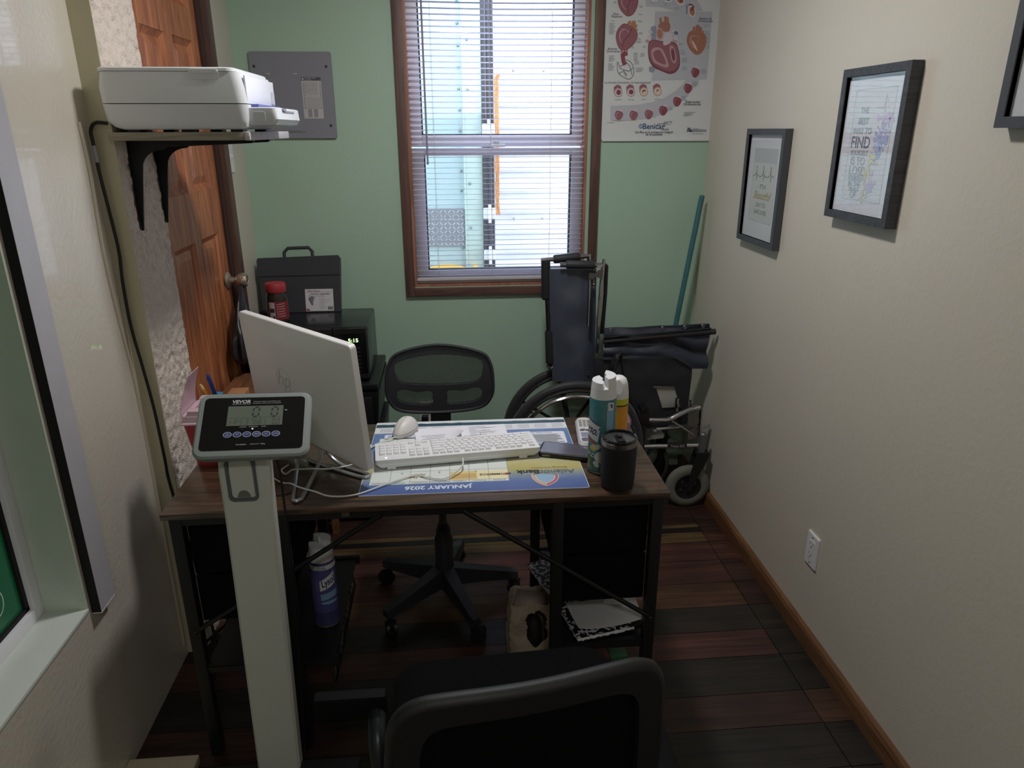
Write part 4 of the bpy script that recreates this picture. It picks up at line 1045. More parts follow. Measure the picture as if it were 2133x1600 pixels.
# ------------------------------------------------------------------ mouse
ms = thing('mouse', 'white wired mouse on the far left corner of the calendar', 'mouse', (-.15, 1.978, .7528))
MM = Matrix.Translation((-.15, 1.975, .7542)) @ Matrix.Rotation(math.atan2(-.89, -.42) - PI / 2, 4, 'Z')
def mouse_pt(u, v, top=True):
    a = u * 2 * PI; r = v
    x = .031 * math.cos(a) * r * (1 - .1 * math.sin(a)); y = .055 * math.sin(a) * r
    h = .037 * (1 - (r ** 2.6)) ** .6 * (1 - .25 * (y / .055) ** 2 - .18 * (y / .055)) + .006
    return (x, y, h)
mb = MB(); mb.xf = MM; mb.grid(lambda u, v: mouse_pt(u, .02 + v * .98), 36, 12); 
pr_ = [mouse_pt(i / 36, 1.) for i in range(36)]
mb.add([p for p in pr_] + [(p[0] * .96, p[1] * .97, 0) for p in pr_], [(i, (i + 1) % 36, 36 + (i + 1) % 36, 36 + i) for i in range(36)] + [tuple(range(71, 35, -1))])
mb.build('shell', mat('white_mouse_plastic', '#dcd9d8', .42, var=.01), ms, ang=60)
mb = MB(); mb.xf = MM
mb.tube([(0, y, mouse_pt(.25 if y > 0 else .75, abs(y) / .055)[2] + .0002) for y in (.054, .04, .025, .01, -.005, -.014)], .0006, 5)
mb.tube([(.031 * math.cos(a) * .99 * (1 - .1 * math.sin(a)), .0548 * math.sin(a), .011) for a in [2 * PI * i / 30 for i in range(30)]], .0006, 5, closed=True)
mb.build('seams', ink('#8d8880'), ms)
mb = MB(); mb.xf = MM; mb.lathe([(.0, -.0028), (.0085, -.0026), (.009, 0), (.0085, .0026), (0, .0028)], seg=16)
mb.v = [MM @ (Matrix.Translation((0, .022, .0265)) @ Matrix.Rotation(PI / 2, 4, 'Y') @ (MM.inverted() @ v)) for v in mb.v]
mb.build('scroll_wheel', mat('cream_wheel', '#d9cdb0', .5), ms)
mb = MB(); nose = MM @ V((0, .053, .006)); mb.tube([nose, (-.208, 1.9, .7585), (-.24, 1.86, .7585), (-.247, 1.8, .7585), (-.25, 1.765, .766), (-.28, 1.738, .766), (-.33, 1.715, .769), (-.37, 1.7, .778), (-.4, 1.7, .778), (-.424, 1.706, .774), (-.444, 1.718, .757), (-.462, 1.75, .754), (-.45, 1.78, .754)], .0021, 7, 0, k=6)
mb.build('cord', CABLEW, ms)

# ------------------------------------------------------------------ monitor (seen from behind)
mo = thing('monitor', 'white monitor seen from behind, standing on the desk', 'monitor', (-.39, 1.8, .75))
BL, BR = V((-.567, 2.0, .8)), V((-.2165, 1.6235, .8))
ux = (BR - BL).normalized(); nb = ux.cross(V((0, 0, 1)))
MF = frame(BL, ux, V((0, 0, 1)) + nb * .075)
MW, MH = (BR - BL).length, .333
MONW = mat('white_monitor_shell', '#e6e5e4', .45, var=.01)
mb = MB(); mb.xf = MF
ro = lambda l, r_, b, t, rad=.012: rrect(l, b, MW - r_, MH - t, rad, 4)
loft(mb, [(-.013, ro(0, 0, 0, 0)), (.003, ro(0, 0, 0, 0)), (.005, ro(.002, .002, .002, .002)), (.02, ro(.08, .075, .02, .03, .03)), (.022, ro(.1, .095, .03, .05, .03))])
mb.build('shell', MONW, mo, ang=14)
mb = MB(); mb.xf = MF; mb.box(.004, MW - .004, .004, MH - .004, -.0155, -.013); mb.build('screen', mat('dark_screen', '#0a0b10', .2), mo, smooth=False)
mb = MB(); mb.xf = MF
mb.ring(ell(.215, .183, .033, .033, 40), ell(.215, .183, .0315, .0315, 40), .022, .0226)
mb.text('hp', .062, .212, .184, .0225, 0, 0, .35)
mb.build('logo', mat('embossed_white', '#c6c4c2', .5), mo, smooth=False)
mb = MB(); mb.xf = MF; mb.line([(.1, MH - .008), (.1, MH - .034), (.2, MH - .034)], .0009, .0068); mb.v = [v + nb * .0 for v in mb.v]; mb.box(.1, .2, MH - .0345, MH - .0335, .0165, .0195); mb.build('vent_seam', ink('#a3a19e'), mo, smooth=False)
mb = MB(); R_ = .0052; zf = .7555
mb.tube([(-.425, 1.8, .83), (-.427, 1.78, .79), (-.42, 1.74, .762), (-.402, 1.6, zf), (-.398, 1.58, zf), (-.39, 1.572, zf), (-.382, 1.58, zf), (-.378, 1.6, zf), (-.362, 1.75, .775), (-.36, 1.78, .83)], R_, 10, k=5)
mb.tube([(-.36, 1.79, .83), (-.34, 1.785, .775), (-.3, 1.755, zf), (-.245, 1.712, zf), (-.228, 1.694, zf), (-.232, 1.683, zf), (-.25, 1.688, zf), (-.31, 1.73, zf), (-.4, 1.8, zf)], R_, 10, k=5)
mb.build('wire_stand', mat('satin_aluminium', '#a6a8ab', .35, .8), mo)
mb = MB()
random.seed(9)
cl = [(-.41 + .016 * math.sin(i * 1.9), 1.77 + .012 * math.cos(i * 1.3), .806 - .004 * i + .008 * math.sin(i * 2.4)) for i in range(9)]
mb.tube([(-.42, 1.8, .83)] + cl, .002, 6, k=5)
mb.build('coiled_cord', CABLEW, mo)
mb = MB(); mb.tube([(-.5, 1.72, .7515), (-.45, 1.7, .7512), (-.41, 1.66, .7512), (-.42, 1.62, .7512), (-.48, 1.615, .7512), (-.55, 1.64, .7512)], .0012, 5, k=6); tag(mb.build('thin_cord', BLACK), 'thin black cord looped on the desk in front of the monitor', 'cord')

# ------------------------------------------------------------------ phones
ph = thing('smartphone', 'black smartphone lying face up beside the keyboard', 'phone', (.31, 1.775, .7522))
PM = Matrix.Translation((.221, 1.771, .7527)) @ Matrix.Rotation(math.radians(-18.6), 4, 'Z')
mb = MB(); mb.xf = PM; loft(mb, [(0, rrect(.002, .002, .157, .077, .01)), (.003, rrect(0, 0, .159, .079, .011)), (.0125, rrect(0, 0, .159, .079, .011)), (.0135, rrect(.0015, .0015, .1575, .0775, .01))]); mb.build('case', mat('black_phone_case', '#121214', .6), ph)
mb = MB(); mb.xf = PM; mb.prism(rrect(.005, .005, .154, .074, .008), .0134, .0139); mb.build('screen', mat('phone_glass', '#50505c', .1, var=.25, scale=12, spec=.8, bump=.05, bscale=40), ph)  # screen base lightened, reflected brightness painted into the colour
mb = MB(); mb.xf = PM; mb.box(.012, .034, -.0006, .0003, .004, .009); plab(mb.build('button', mat('grey_button', '#77776f', .5), ph, smooth=False), 'grey side strip')
hs = thing('cordless_handset', 'silver cordless phone handset lying on the desk behind the teal can', 'phone', (.378, 1.893, .7497))
HM = Matrix.Translation((.376, 1.893, .75)) @ Matrix.Rotation(math.radians(-6), 4, 'Z')
mb = MB(); mb.xf = HM; loft(mb, [(0, rrect(-.02, -.092, .02, .092, .018)), (.008, rrect(-.025, -.098, .025, .098, .02)), (.018, rrect(-.025, -.098, .025, .098, .02)), (.026, rrect(-.02, -.092, .02, .092, .018))]); mb.build('body', mat('silver_phone_plastic', '#cfcfd2', .35, var=.02), hs)
mb = MB(); mb.xf = HM; mb.prism(rrect(-.0155, -.052, .0155, -.022, .003), .026, .0268); mb.build('display', mat('phone_display', '#8a90a8', .2), hs)
mb = MB(); mb.xf = HM; mb.prism(rrect(-.016, -.084, .016, -.058, .008), .026, .0266); plab(mb.build('earpiece', mat('grey_earpiece', '#77787f', .35, .4), hs), 'grey earpiece panel')
for i in range(3):
    for j in range(4):
        m = MB(); m.xf = HM; m.prism(rrect(-.0165 + i * .0118, .022 + j * .0135, -.007 + i * .0118, .031 + j * .0135, .003, 3), .026, .0278); m.build('key', mat('grey_phone_key', '#9c9a92', .5), hs)
for x, y in ((-.016, -.004), (0.001, -.006)):
    m = MB(); m.xf = HM; m.prism(ell(x + .007, y, .009, .006, 14, rot=.5 if x < 0 else -.2), .026, .0277); m.build('call_key', mat('dark_call_key', '#54565f', .45), hs)

# ------------------------------------------------------------------ spray cans
def spraycan(name, label, x, y, z, body, theta, look):
    """aerosol with a two-horned white cap; theta = direction the label faces"""
    t = thing(name, label, 'spray can', (x, y, z)); r = .0345
    lower = {'teal': '#31594a', 'violet': '#3f3f6c'}[look]
    bm_ = mat(look + '_can_print', body, .3, var=.25, scale=45, stretch=(1, 1, 2.5), spec=.6); lm = mat(look + '_can_lower', lower, .3, var=.15, scale=30)
    mb = MB()
    mb.lathe([(.0, .004), (.029, .001), (.033, .0), (.0352, .003), (.0345, .007), (r, .05), (r, .206), (.0325, .212), (.0, .212)], (x, y, z), 40, mis=[2, 2, 2, 2, 1, 0, 0, 0])
    mb.build('can', [bm_, lm, mat('tin_rim', '#8f8f88', .35, .8)], t)
    cap = MB(); cap.lathe([(.0338, .2), (.0345, .2005), (.0315, .236), (.0, .236)], (x, y, z), 40)
    cap.xf = Matrix.Translation((x, y, z)) @ Matrix.Rotation(theta + math.radians(35), 4, 'Z')
    def horn(a0, a1, h0, h1):
        R0, R1 = .0318, .0298
        n = 10; arc = [a0 + (a1 - a0) * i / n for i in range(n + 1)]
        lo = [(R0 * math.cos(a), R0 * math.sin(a)) for a in arc] + [(R0 * .18 * math.cos(a), R0 * .18 * math.sin(a)) for a in reversed(arc)]
        hi = [(R1 * math.cos(a), R1 * math.sin(a)) for a in arc] + [(R1 * .18 * math.cos(a), R1 * .18 * math.sin(a)) for a in reversed(arc)]
        m_ = len(lo)
        vs = [(*p, .233) for p in lo] + [(p[0], p[1], h0 + (h1 - h0) * (i / n if i <= n else (m_ - 1 - i) / n)) for i, p in enumerate(hi)]
        cap.add(vs, [(i, (i + 1) % m_, m_ + (i + 1) % m_, m_ + i) for i in range(m_)])
        cap.add(vs, [(m_ + i, m_ + i + 1, m_ + m_ - 2 - i, m_ + m_ - 1 - i) for i in range(n)])
    horn(-2.85, -.24, .254, .25); horn(.24, 2.85, .263, .268)
    cap.build('cap', mat('white_can_cap', '#dcdde0', .35, var=.01), t, ang=30)
    lb = MB(); c = (x, y); R = r + .0004
    k = [ink('#d7d9d8'), ink('#27306a'), ink('#7fa6c8'), ink('#b5474f'), ink('#d3bb3c'), ink('#c9c6b8'), ink('#223a2c'), ink('#8fb9b0'), ink('#4a5f80')]
    if look == 'teal':
        lb.wrappatch([(-.036, .108), (.006, .092), (.012, .135), (-.034, .155)], c, R, theta, z, 0); lb.wraptext('Lysol', .034, (x, y), R + .0004, z + .125, theta - .017 / r, 1, .02, .3, -.22, width=.05)
        lb.wrappatch([(-.038, .154), (.013, .136), (.014, .141), (-.037, .16)], c, R + .0001, theta, z, 8)
        lb.wrappatch([(-.034, .094), (.004, .083), (.002, .089), (-.034, .103)], c, R + .0002, theta, z, 3)
        lb.wrappatch([(.03, .085), (.047, .085), (.047, .2), (.03, .203)], c, R, theta, z, 2); lb.wrappatch([(.031, .18), (.046, .18), (.046, .2), (.031, .202)], c, R + .0002, theta, z, 0)
        lb.wrappatch([(.036, .186), (.043, .186), (.043, .197), (.035, .197)], c, R + .0004, theta, z, 1)
        lb.wrappatch([(.0285, .08), (.0295, .08), (.0295, .203), (.0285, .203)], c, R + .0003, theta, z, 0)
        lb.wrappatch(ell(.0, .078, .017, .008, 18, rot=.3), c, R + .0001, theta, z, 5); lb.wrappatch(ell(.014, .05, .016, .016, 18), c, R + .0001, theta, z, 5); lb.wrappatch(ell(.004, .03, .011, .007, 14, rot=-.6), c, R + .0001, theta, z, 5)
        lb.wrappatch([(-.018, .071), (.001, .063), (.002, .072), (-.016, .08)], c, R + .0005, theta, z, 4)
        lb.wraptext('New Day', .017, (x, y), R + .0005, z + .056, theta - .018 / r, 0, .01, .3, -.3); 
        for q, yy in enumerate((.02, .013)): lb.wraptext('DISINFECTANT SPRAY', .006, (x, y), R + .0004, z + yy, theta - .002, 7)
        for i in range(26):
            for j in range(7):
                x0 = .012 + j * .0056 + .0028 * (i % 2); y0 = .09 + i * .0042
                if x0 < .05: lb.wrappatch([(x0, y0), (x0 + .0022, y0 - .0012), (x0 + .0046, y0), (x0 + .0022, y0 - .0005)], c, R + (.00055 if x0 > .029 else .0002), theta, z, 7)
    else:
        lb.wrappatch([(-.05, .186), (.05, .186), (.05, .2), (-.05, .2)], c, R, theta, z, 0); lb.wraptext('KILLS', .009, (x, y), R + .0003, z + .196, theta - .012 / r, 8, .02); lb.wraptext('COVID', .009, (x, y), R + .0003, z + .189, theta - .012 / r, 8, .02)
        lb.wrappatch([(-.02, .12), (.024, .136), (.024, .176), (-.02, .152)], c, R, theta, z, 0); lb.wraptext('Lysol', .03, (x, y), R + .0004, z + .147, theta + .002 / r, 1, .02, .3, .3, width=.042)
        lb.wrappatch([(-.02, .09), (.03, .098), (.03, .118), (-.02, .11)], c, R, theta, z, 2); lb.wrappatch(ell(.004, .082, .026, .005, 18), c, R + .0001, theta, z, 2)
    lb.build('label', k, t, smooth=False)
    return t
spraycan('spray_can', 'teal disinfectant spray can with white cap standing on the desk', .378, 1.685, .7497, '#3f7780', -2.25, 'teal')
spraycan('spray_can', 'violet disinfectant spray can on the left shelf under the desk', -.377, 1.72, .294, '#4f5188', -1.15, 'violet')
t = thing('air_freshener', 'orange air freshener can with yellow band behind the teal can', 'spray can', (.442, 1.79, .7497))
mb = MB(); mb.lathe([(0, .004), (.025, .0), (.029, .002), (.0285, .006), (.0285, .148), (.027, .152), (0, .152)], (.442, 1.79, .7497), 32); mb.build('can', mat('orange_can_print', '#d3902c', .35, var=.2, scale=60, bump=.1, bscale=60), t)
mb = MB(); mb.lathe([(.029, .149), (.0288, .166), (.0, .166)], (.442, 1.79, .7497), 32); plab(mb.build('band', mat('yellow_band', '#c9c331', .4), t), 'yellow collar with dark line')
mb = MB(); mb.lathe([(.0292, .1455), (.0292, .149), (.0, .149)], (.442, 1.79, .7497), 32); mb.build('dark_line', ink('#2b2620'), t)
mb = MB(); mb.lathe([(.0285, .166), (.028, .18), (.025, .205), (.02, .218), (.012, .224), (0, .225)], (.442, 1.79, .7497), 32); mb.build('cap', WHITE, t)
mb = MB(); mb.xf = Matrix.Translation((.436, 1.7655, .9497)) @ Matrix.Rotation(1.25, 4, 'X'); mb.prism(ell(0, 0, .011, .02, 20), -.002, .0025); mb.build('push_button', mat('cap_recess', '#c4c4c4', .45), t)

# pink faceted bottle
t = thing('pink_bottle', 'small pink faceted bottle behind the orange can', 'bottle', (.478, 1.868, .7497))
mb = MB(); mb.lathe([(.012, 0), (.018, .012), (.026, .05), (.025, .062), (.014, .086), (.009, .09)], (.478, 1.868, .75), 8); mb.build('bottle', mat('pink_glass', '#d7a8b8', .12, var=.05, trans=.5), t, smooth=False)
mb = MB(); mb.lathe([(.0095, .09), (.009, .11), (.0065, .15), (.004, .19), (0, .192)], (.478, 1.868, .75), 14); mb.build('stopper', mat('smoky_stopper', '#4a3a44', .2, trans=.5), t)

# tumbler
t = thing('tumbler', 'matte black insulated tumbler with steel rim at the desk corner', 'cup', (.402, 1.592, .7497)); o = (.402, 1.592, .7497)
mb = MB(); mb.lathe([(0, .001), (.036, .0), (.0405, .004), (.0415, .012), (.0436, .05), (.0447, .118), (.0, .118)], o, 48); mb.build('body', mat('black_powder_tumbler', '#141318', .62, bump=.1, bscale=500), t)
mb = MB(); mb.lathe([(.0449, .1175), (.0451, .12), (.0451, .1295), (.0435, .1305), (.042, .1305)], o, 48); mb.build('rim', STEEL, t)
LID = mat('smoky_black_lid', '#17171b', .12, spec=.7)
mb = MB(); mb.lathe([(.042, .13), (.0445, .1315), (.0445, .1345), (.042, .137), (.039, .136), (.0375, .129), (.034, .127), (.0, .127)], o, 48); mb.build('lid', LID, t)
mb = MB(); mb.xf = Matrix.Translation(o); mb.box(-.011, .011, -.027, .018, .127, .1335, 0, .003); mb.box(-.006, .006, -.005, .012, .1335, .137, 0, .002); mb.build('slider', LID, t)
# ------------------------------------------------------------------ sharps bin, pens, wooden table behind the desk
SR = mat('red_sharps_plastic', '#a8323c', .4, var=.05)
CLR = mat('clear_pink_lid', '#e8c8d4', .25, var=.03, trans=.25)
t = thing('sharps_container', 'red sharps bin with open clear lid at the left end of the desk', 'sharps container', (-.63, 1.87, .7497))
mb = MB(); loft(mb, [(.7499, rrect(-.697, 1.805, -.56, 1.925, .012)), (.876, rrect(-.716, 1.796, -.541, 1.934, .014))]); mb.build('bin', SR, t)
mb = MB(); loft(mb, [(.872, rrect(-.721, 1.791, -.536, 1.939, .014)), (.876, rrect(-.721, 1.791, -.536, 1.939, .014)), (.878, rrect(-.717, 1.795, -.54, 1.935, .014)), (.894, rrect(-.714, 1.798, -.543, 1.932, .014))])
for y0, y1 in ((1.802, 1.83), (1.9, 1.93)): mb.box(-.7, -.56, y0, y1, .893, .908, 0, .003)
mb.box(-.7, -.69, 1.825, 1.905, .893, .905, 0, .002); mb.build('lid', CLR, t)
mb = MB(); mb.box(-.688, -.57, 1.831, 1.899, .8935, .8965); mb.build('opening', mat('dark_red_inside', '#7a2630', .6), t, smooth=False)
mb = MB(); mb.grid(lambda u, v: (-.716 + .028 * v ** 1.6, 1.805 + .12 * u * (1 - .35 * v) + .02 * v, .893 + .105 * v), 6, 8, thick=.0015); mb.build('flap', CLR, t)

t = thing('pen_cup', 'black pen cup behind the red bin, mostly hidden', 'cup', (-.672, 1.985, .7497))
mb = MB(); mb.lathe([(.0, .001), (.034, 0), (.035, .004), (.035, .08), (.032, .08), (.032, .006), (0, .006)], (-.672, 1.985, .7497), 24); mb.build('cup', MATTE, t)
def pen(nm, lab, p0, p1, r, col, tip):
    a, b = V(p0), V(p1); e = b - (b - a).normalized() * .018; m = MB()
    m.tube([a, e], r, 10, 0); m.tube([e, e.lerp(b, .6), b], [r * 1.05, r * .95, r * .35], 10, 1)
    tag(m.build(nm, [mat(nm + '_' + col.strip('#'), col, .35), mat('pen_end_' + tip.strip('#'), tip, .35)]), lab, 'pen')
pen('pen', 'blue pen with white writing, tallest in the pen cup', (-.664, 2.002, .76), (-.697, 1.985, .95), .0062, '#2f4598', '#27387c')
pen('pen', 'yellow-orange pen leaning left in the pen cup', (-.66, 1.985, .762), (-.714, 1.966, .927), .005, '#d08a2c', '#c9a878')
pen('marker', 'black marker leaning furthest left in the pen cup', (-.686, 1.998, .762), (-.716, 1.992, .9), .006, '#17181c', '#17181c')
pen('marker', 'dark short marker upright in the pen cup', (-.65, 1.972, .762), (-.678, 1.952, .885), .006, '#1d2334', '#17181c')

OAK = wood('worn_brown_wood', '#5a3a26', '#8a5c3c', 'y', .7, rough=.55)
t = thing('side_table', 'brown wooden side table against the left wall behind the monitor', 'table', (-.66, 2.52, 0))
mb = MB(); mb.box(-.832, -.5, 2.33, 2.7, .69, .715, 0, .003); mb.build('table_top', OAK, t)
for x in (-.815, -.515):
    for y in (2.345, 2.685): mb = MB(); mb.box(x - .013, x + .013, y - .013, y + .013, .0005, .69); mb.build('leg', OAK, t, smooth=False)
mb = MB(); mb.box(-.815, -.79, 2.335, 2.375, .7152, .758, 0, .003); tag(mb.build('blue_box', mat('bright_blue_card', '#3f92b8', .5)), 'small bright blue box on the wooden side table', 'box')
mb = MB(); mb.box(-.78, -.72, 2.36, 2.44, .7152, .748, 0, .004); tag(mb.build('cardboard_box', mat('tan_card', '#b07e58', .7)), 'small tan carton on the side table beside the blue box', 'box')

# bag on the door knob
BAGM = mat('smoky_plastic_bag', '#2c2c31', .35, var=.2, spec=.5, alpha=.85)
mb = MB()
def bag(u, v):
    a = 2 * PI * u; z = 1.045 - v * .29
    r = .012 + .058 * min(1, max(0, (v - .05) / .5)) ** 1.1
    if v > .85: r *= math.sqrt(max(.02, 1 - ((v - .85) / .155) ** 2))
    w = 1 + .28 * noise.noise(V((math.cos(a) * 2.2, math.sin(a) * 2.2, v * 3.))) + .1 * math.sin(a * 7 + v * 5)
    return (-.8 + r * w * .5 * math.cos(a) + .008 * v, 2.772 - .07 * min(1, v * 1.6) + r * w * 1.0 * math.sin(a), z)
mb.grid(bag, 48, 26)
mb.tube([(-.79, 2.783, 1.03), (-.806, 2.777, 1.06), (-.812, 2.79, 1.075), (-.806, 2.803, 1.06), (-.79, 2.797, 1.03)], .004, 8, k=5)
tag(mb.build('plastic_bag', BAGM, ang=40), 'smoky plastic bag hanging from the door knob', 'bag')

# ------------------------------------------------------------------ microwave on black drawer tower, portfolio case, jar
t = thing('drawer_tower', 'black plastic drawer tower under the microwave', 'drawers', (-.57, 2.96, 0))
mb = MB()
for i in range(3):
    z0 = .02 + i * .195
    loft(mb, [(z0, rrect(-.8, 2.79, -.335, 3.16, .015)), (z0 + .03, rrect(-.815, 2.775, -.32, 3.17, .015)), (z0 + .17, rrect(-.825, 2.765, -.308, 3.175, .015)), (z0 + .185, rrect(-.825, 2.765, -.308, 3.175, .015))])
mb.box(-.825, -.31, 2.766, 3.174, .603, .63, 0, .006)
mb.build('carcass', mat('black_tower_plastic', '#16171a', .4), t)
for i in range(3):
    z0 = .02 + i * .195; m = MB(); m.box(-.8, -.335, 2.755, 2.775, z0 + .035, z0 + .165, 0, .006); m.box(-.63, -.51, 2.748, 2.757, z0 + .13, z0 + .15, 0, .003); m.build('drawer', mat('black_drawer_plastic', '#1d1e22', .35), t)
for x in (-.79, -.35):
    for y in (2.8, 3.14): mb = MB(); mb.cyl((x, y, .0005), (x, y, .021), .018); mb.build('foot', BLACK, t)
t = thing('microwave', 'black microwave with green clock on the drawer tower', 'microwave', (-.585, 2.96, .63))
GB = mat('black_gloss_enamel', '#1e2024', .22, var=.05, spec=.6)
mb = MB(); mb.box(-.826, -.342, 2.815, 3.13, .641, .86, 0, .008); mb.build('body', GB, t)
mb = MB(); mb.box(-.822, -.48, 2.795, 2.815, .645, .856, 0, .003); mb.build('door', GB, t)
mb = MB(); mb.box(-.822, -.4785, 2.7935, 2.796, .835, .8555); mb.build('door_strip', mat('dark_steel_strip', '#4a4b4e', .3, .8), t, smooth=False)
mb = MB(); mb.tube([(-.5, 2.775, .67), (-.5, 2.772, .7), (-.5, 2.772, .8), (-.5, 2.775, .826)], .006, 10); mb.cyl((-.5, 2.776, .68), (-.5, 2.797, .68), .005); mb.cyl((-.5, 2.776, .816), (-.5, 2.797, .816), .005); mb.build('handle', CHROME, t)
mb = MB(); mb.box(-.4745, -.346, 2.797, 2.815, .645, .856, 0, .003); mb.build('control_panel', mat('black_panel_glass', '#0d0e10', .25), t)
mb = MB(); mb.box(-.474, -.3465, 2.7955, 2.798, .835, .8555, 0); mb.box(-.474, -.3465, 2.7955, 2.798, .647, .665, 0); mb.build('panel_strip', mat('dark_steel_strip', '#4a4b4e', .3, .8), t, smooth=False)
mb = MB(); mb.xf = frame((-.41, 2.7962, .806), (1, 0, 0), (0, 0, 1)); mb.text('5:15', .021, .012, 0, 0, 0, .01, sx=1.15); mb.flat(ell(-.03, -.012, .002, .0015, 8), 0, 1)
mb.build('clock', [emis('green_led', '#b8ff8c', 2.2), emis('red_led', '#ff5040', 1.)], t, smooth=False)
for j in range(7):
    for i in range(3):
        m = MB(); m.xf = frame((-.44 + i * .03, 2.7967, .775 - j * .0165), (1, 0, 0), (0, 0, 1)); m.prism(rrect(-.01, -.005, .01, .005, .002, 2), 0, .0008, 0); m.flat(rect(-.004, -.0007, .004, .0007), .001, 1); m.build('key', [mat('dark_key', '#1b1c20', .4), ink('#585a60')], t, smooth=False)
for x in (-.8, -.37):
    for y in (2.84, 3.1): mb = MB(); mb.cyl((x, y, .6302), (x, y, .642), .014); mb.build('foot', BLACK, t)

t = thing('portfolio_case', 'black carry portfolio with handle leaning on the wall atop the microwave', 'case', (-.65, 3.12, .8605))
CASE = mat('black_case_plastic', '#303238', .6, var=.08, bump=.15, bscale=250)
CF = frame((-.818, 3.07, .861), (1, 0, 0), (0, .2, 1))
mb = MB(); mb.xf = CF; mb.prism([(.012, 0), (.338, 0), (.347, .225), (.34, .236), (.006, .228), (0, .22)], -.028, 0); mb.build('body', CASE, t, smooth=False)
mb = MB(); mb.xf = CF; mb.prism([(.0, .155), (.343, .158), (.347, .228), (.34, .24), (.004, .232), (-.001, .222)], .0002, .004); mb.build('front_flap', CASE, t, smooth=False)
mb = MB(); mb.xf = CF; mb.tube([(.112, .228, -.012), (.112, .255, -.012), (.128, .272, -.012), (.215, .274, -.012), (.23, .257, -.012), (.23, .23, -.012)], .0075, 8); mb.build('handle', CASE, t)
mb = MB(); mb.xf = CF; mb.bar((.3465, .225, -.002), (.337, .002, -.002), .0018, .004); plab(mb.build('edge_piping', mat('pale_edge', '#8f9294', .5), t), 'pale edge piping')
mb = MB(); mb.xf = CF
mb.box(.192, .31, .004, .098, .0, .0012, 0); zz = .0015
mb.text('Office Depot', .01, .228, .0895, zz, 2, .01); mb.line([(.197, .085), (.306, .086)], .001, zz, 2); mb.text('archivero expandible', .0098, .255, .077, zz, 1, .02); mb.text('13 divisiones', .007, .256, .068, zz, 1)
mb.flat([(.204, .058), (.222, .07), (.236, .068), (.222, .03), (.218, .028)], zz, 1); mb.flat([(.208, .057), (.221, .066), (.229, .064), (.219, .034)], zz + .0002, 4); mb.flat([(.222, .07), (.236, .068), (.222, .032)], zz + .0001, 5); mb.ring(ell(.209, .068, .004, .004, 14), ell(.209, .068, .003, .003, 14), zz, zz + .0002, 1)
for i in range(11): mb.line([(.248, .058 - i * .0046), (.248 + (.05 if i in (1, 3) else .022 + .004 * (i % 3)), .058 - i * .0046)], .0009, zz, 3)
mb.flat([(.193, .006), (.21, .006), (.206, .014), (.193, .014)], zz, 2)
for i in range(11): mb.line([(.285 + i * .0021, .009), (.285 + i * .0021, .023)], .0009 + .0005 * (i % 3), zz, 1)
mb.build('label', [ink('#c9c8cc'), ink('#45464c'), ink('#8a3a44'), ink('#8f8f96'), ink('#6f6f7a'), ink('#a5a5ac')], t, smooth=False)

t = thing('jar', 'glass jar with red lid in front of the black portfolio case', 'jar', (-.688, 2.93, .8605)); o = (-.71, 2.93, .8605)
t.location.x = -.71
mb = MB(); mb.lathe([(0, .002), (.038, 0), (.042, .004), (.0425, .06), (.041, .105), (.037, .118), (.036, .13), (.0, .13)], o, 36); mb.build('glass', mat('dark_coffee_glass', '#2f2826', .12, var=.1, spec=.6), t)
mb = MB(); mb.lathe([(.0405, .124), (.0415, .128), (.0415, .152), (.0385, .159), (.0, .16)], o, 36)
for i in range(30): a = 2 * PI * i / 30; mb.box(0, 0, 0, 0, 0, 0) if 0 else None
mb.build('lid', mat('red_jar_lid', '#a33238', .45, bump=.1), t)
mb = MB(); R = .0433; th = -1.32
mb.wrappatch([(-.05, .014), (.06, .014), (.06, .088), (-.05, .088)], (o[0], o[1]), R, th, o[2], 1); mb.wrappatch([(-.036, .016), (-.012, .016), (-.012, .086), (-.036, .086)], (o[0], o[1]), R + .0003, th, o[2], 0)
mb.wrappatch([(-.034, .045), (-.014, .045), (-.014, .062), (-.034, .062)], (o[0], o[1]), R + .0005, th, o[2], 2); mb.wrappatch([(-.022, .018), (-.014, .018), (-.014, .032), (-.022, .032)], (o[0], o[1]), R + .0005, th, o[2], 2)
for i in range(6): mb.wrappatch([(-.006, .026 + i * .01), (.03, .028 + i * .01), (.03, .031 + i * .01), (-.006, .029 + i * .01)], (o[0], o[1]), R + .0004, th, o[2], 3)
mb.build('label', [ink('#b9b4ae'), ink('#7c2a33'), ink('#3a3738'), ink('#c08a8c')], t, smooth=False)

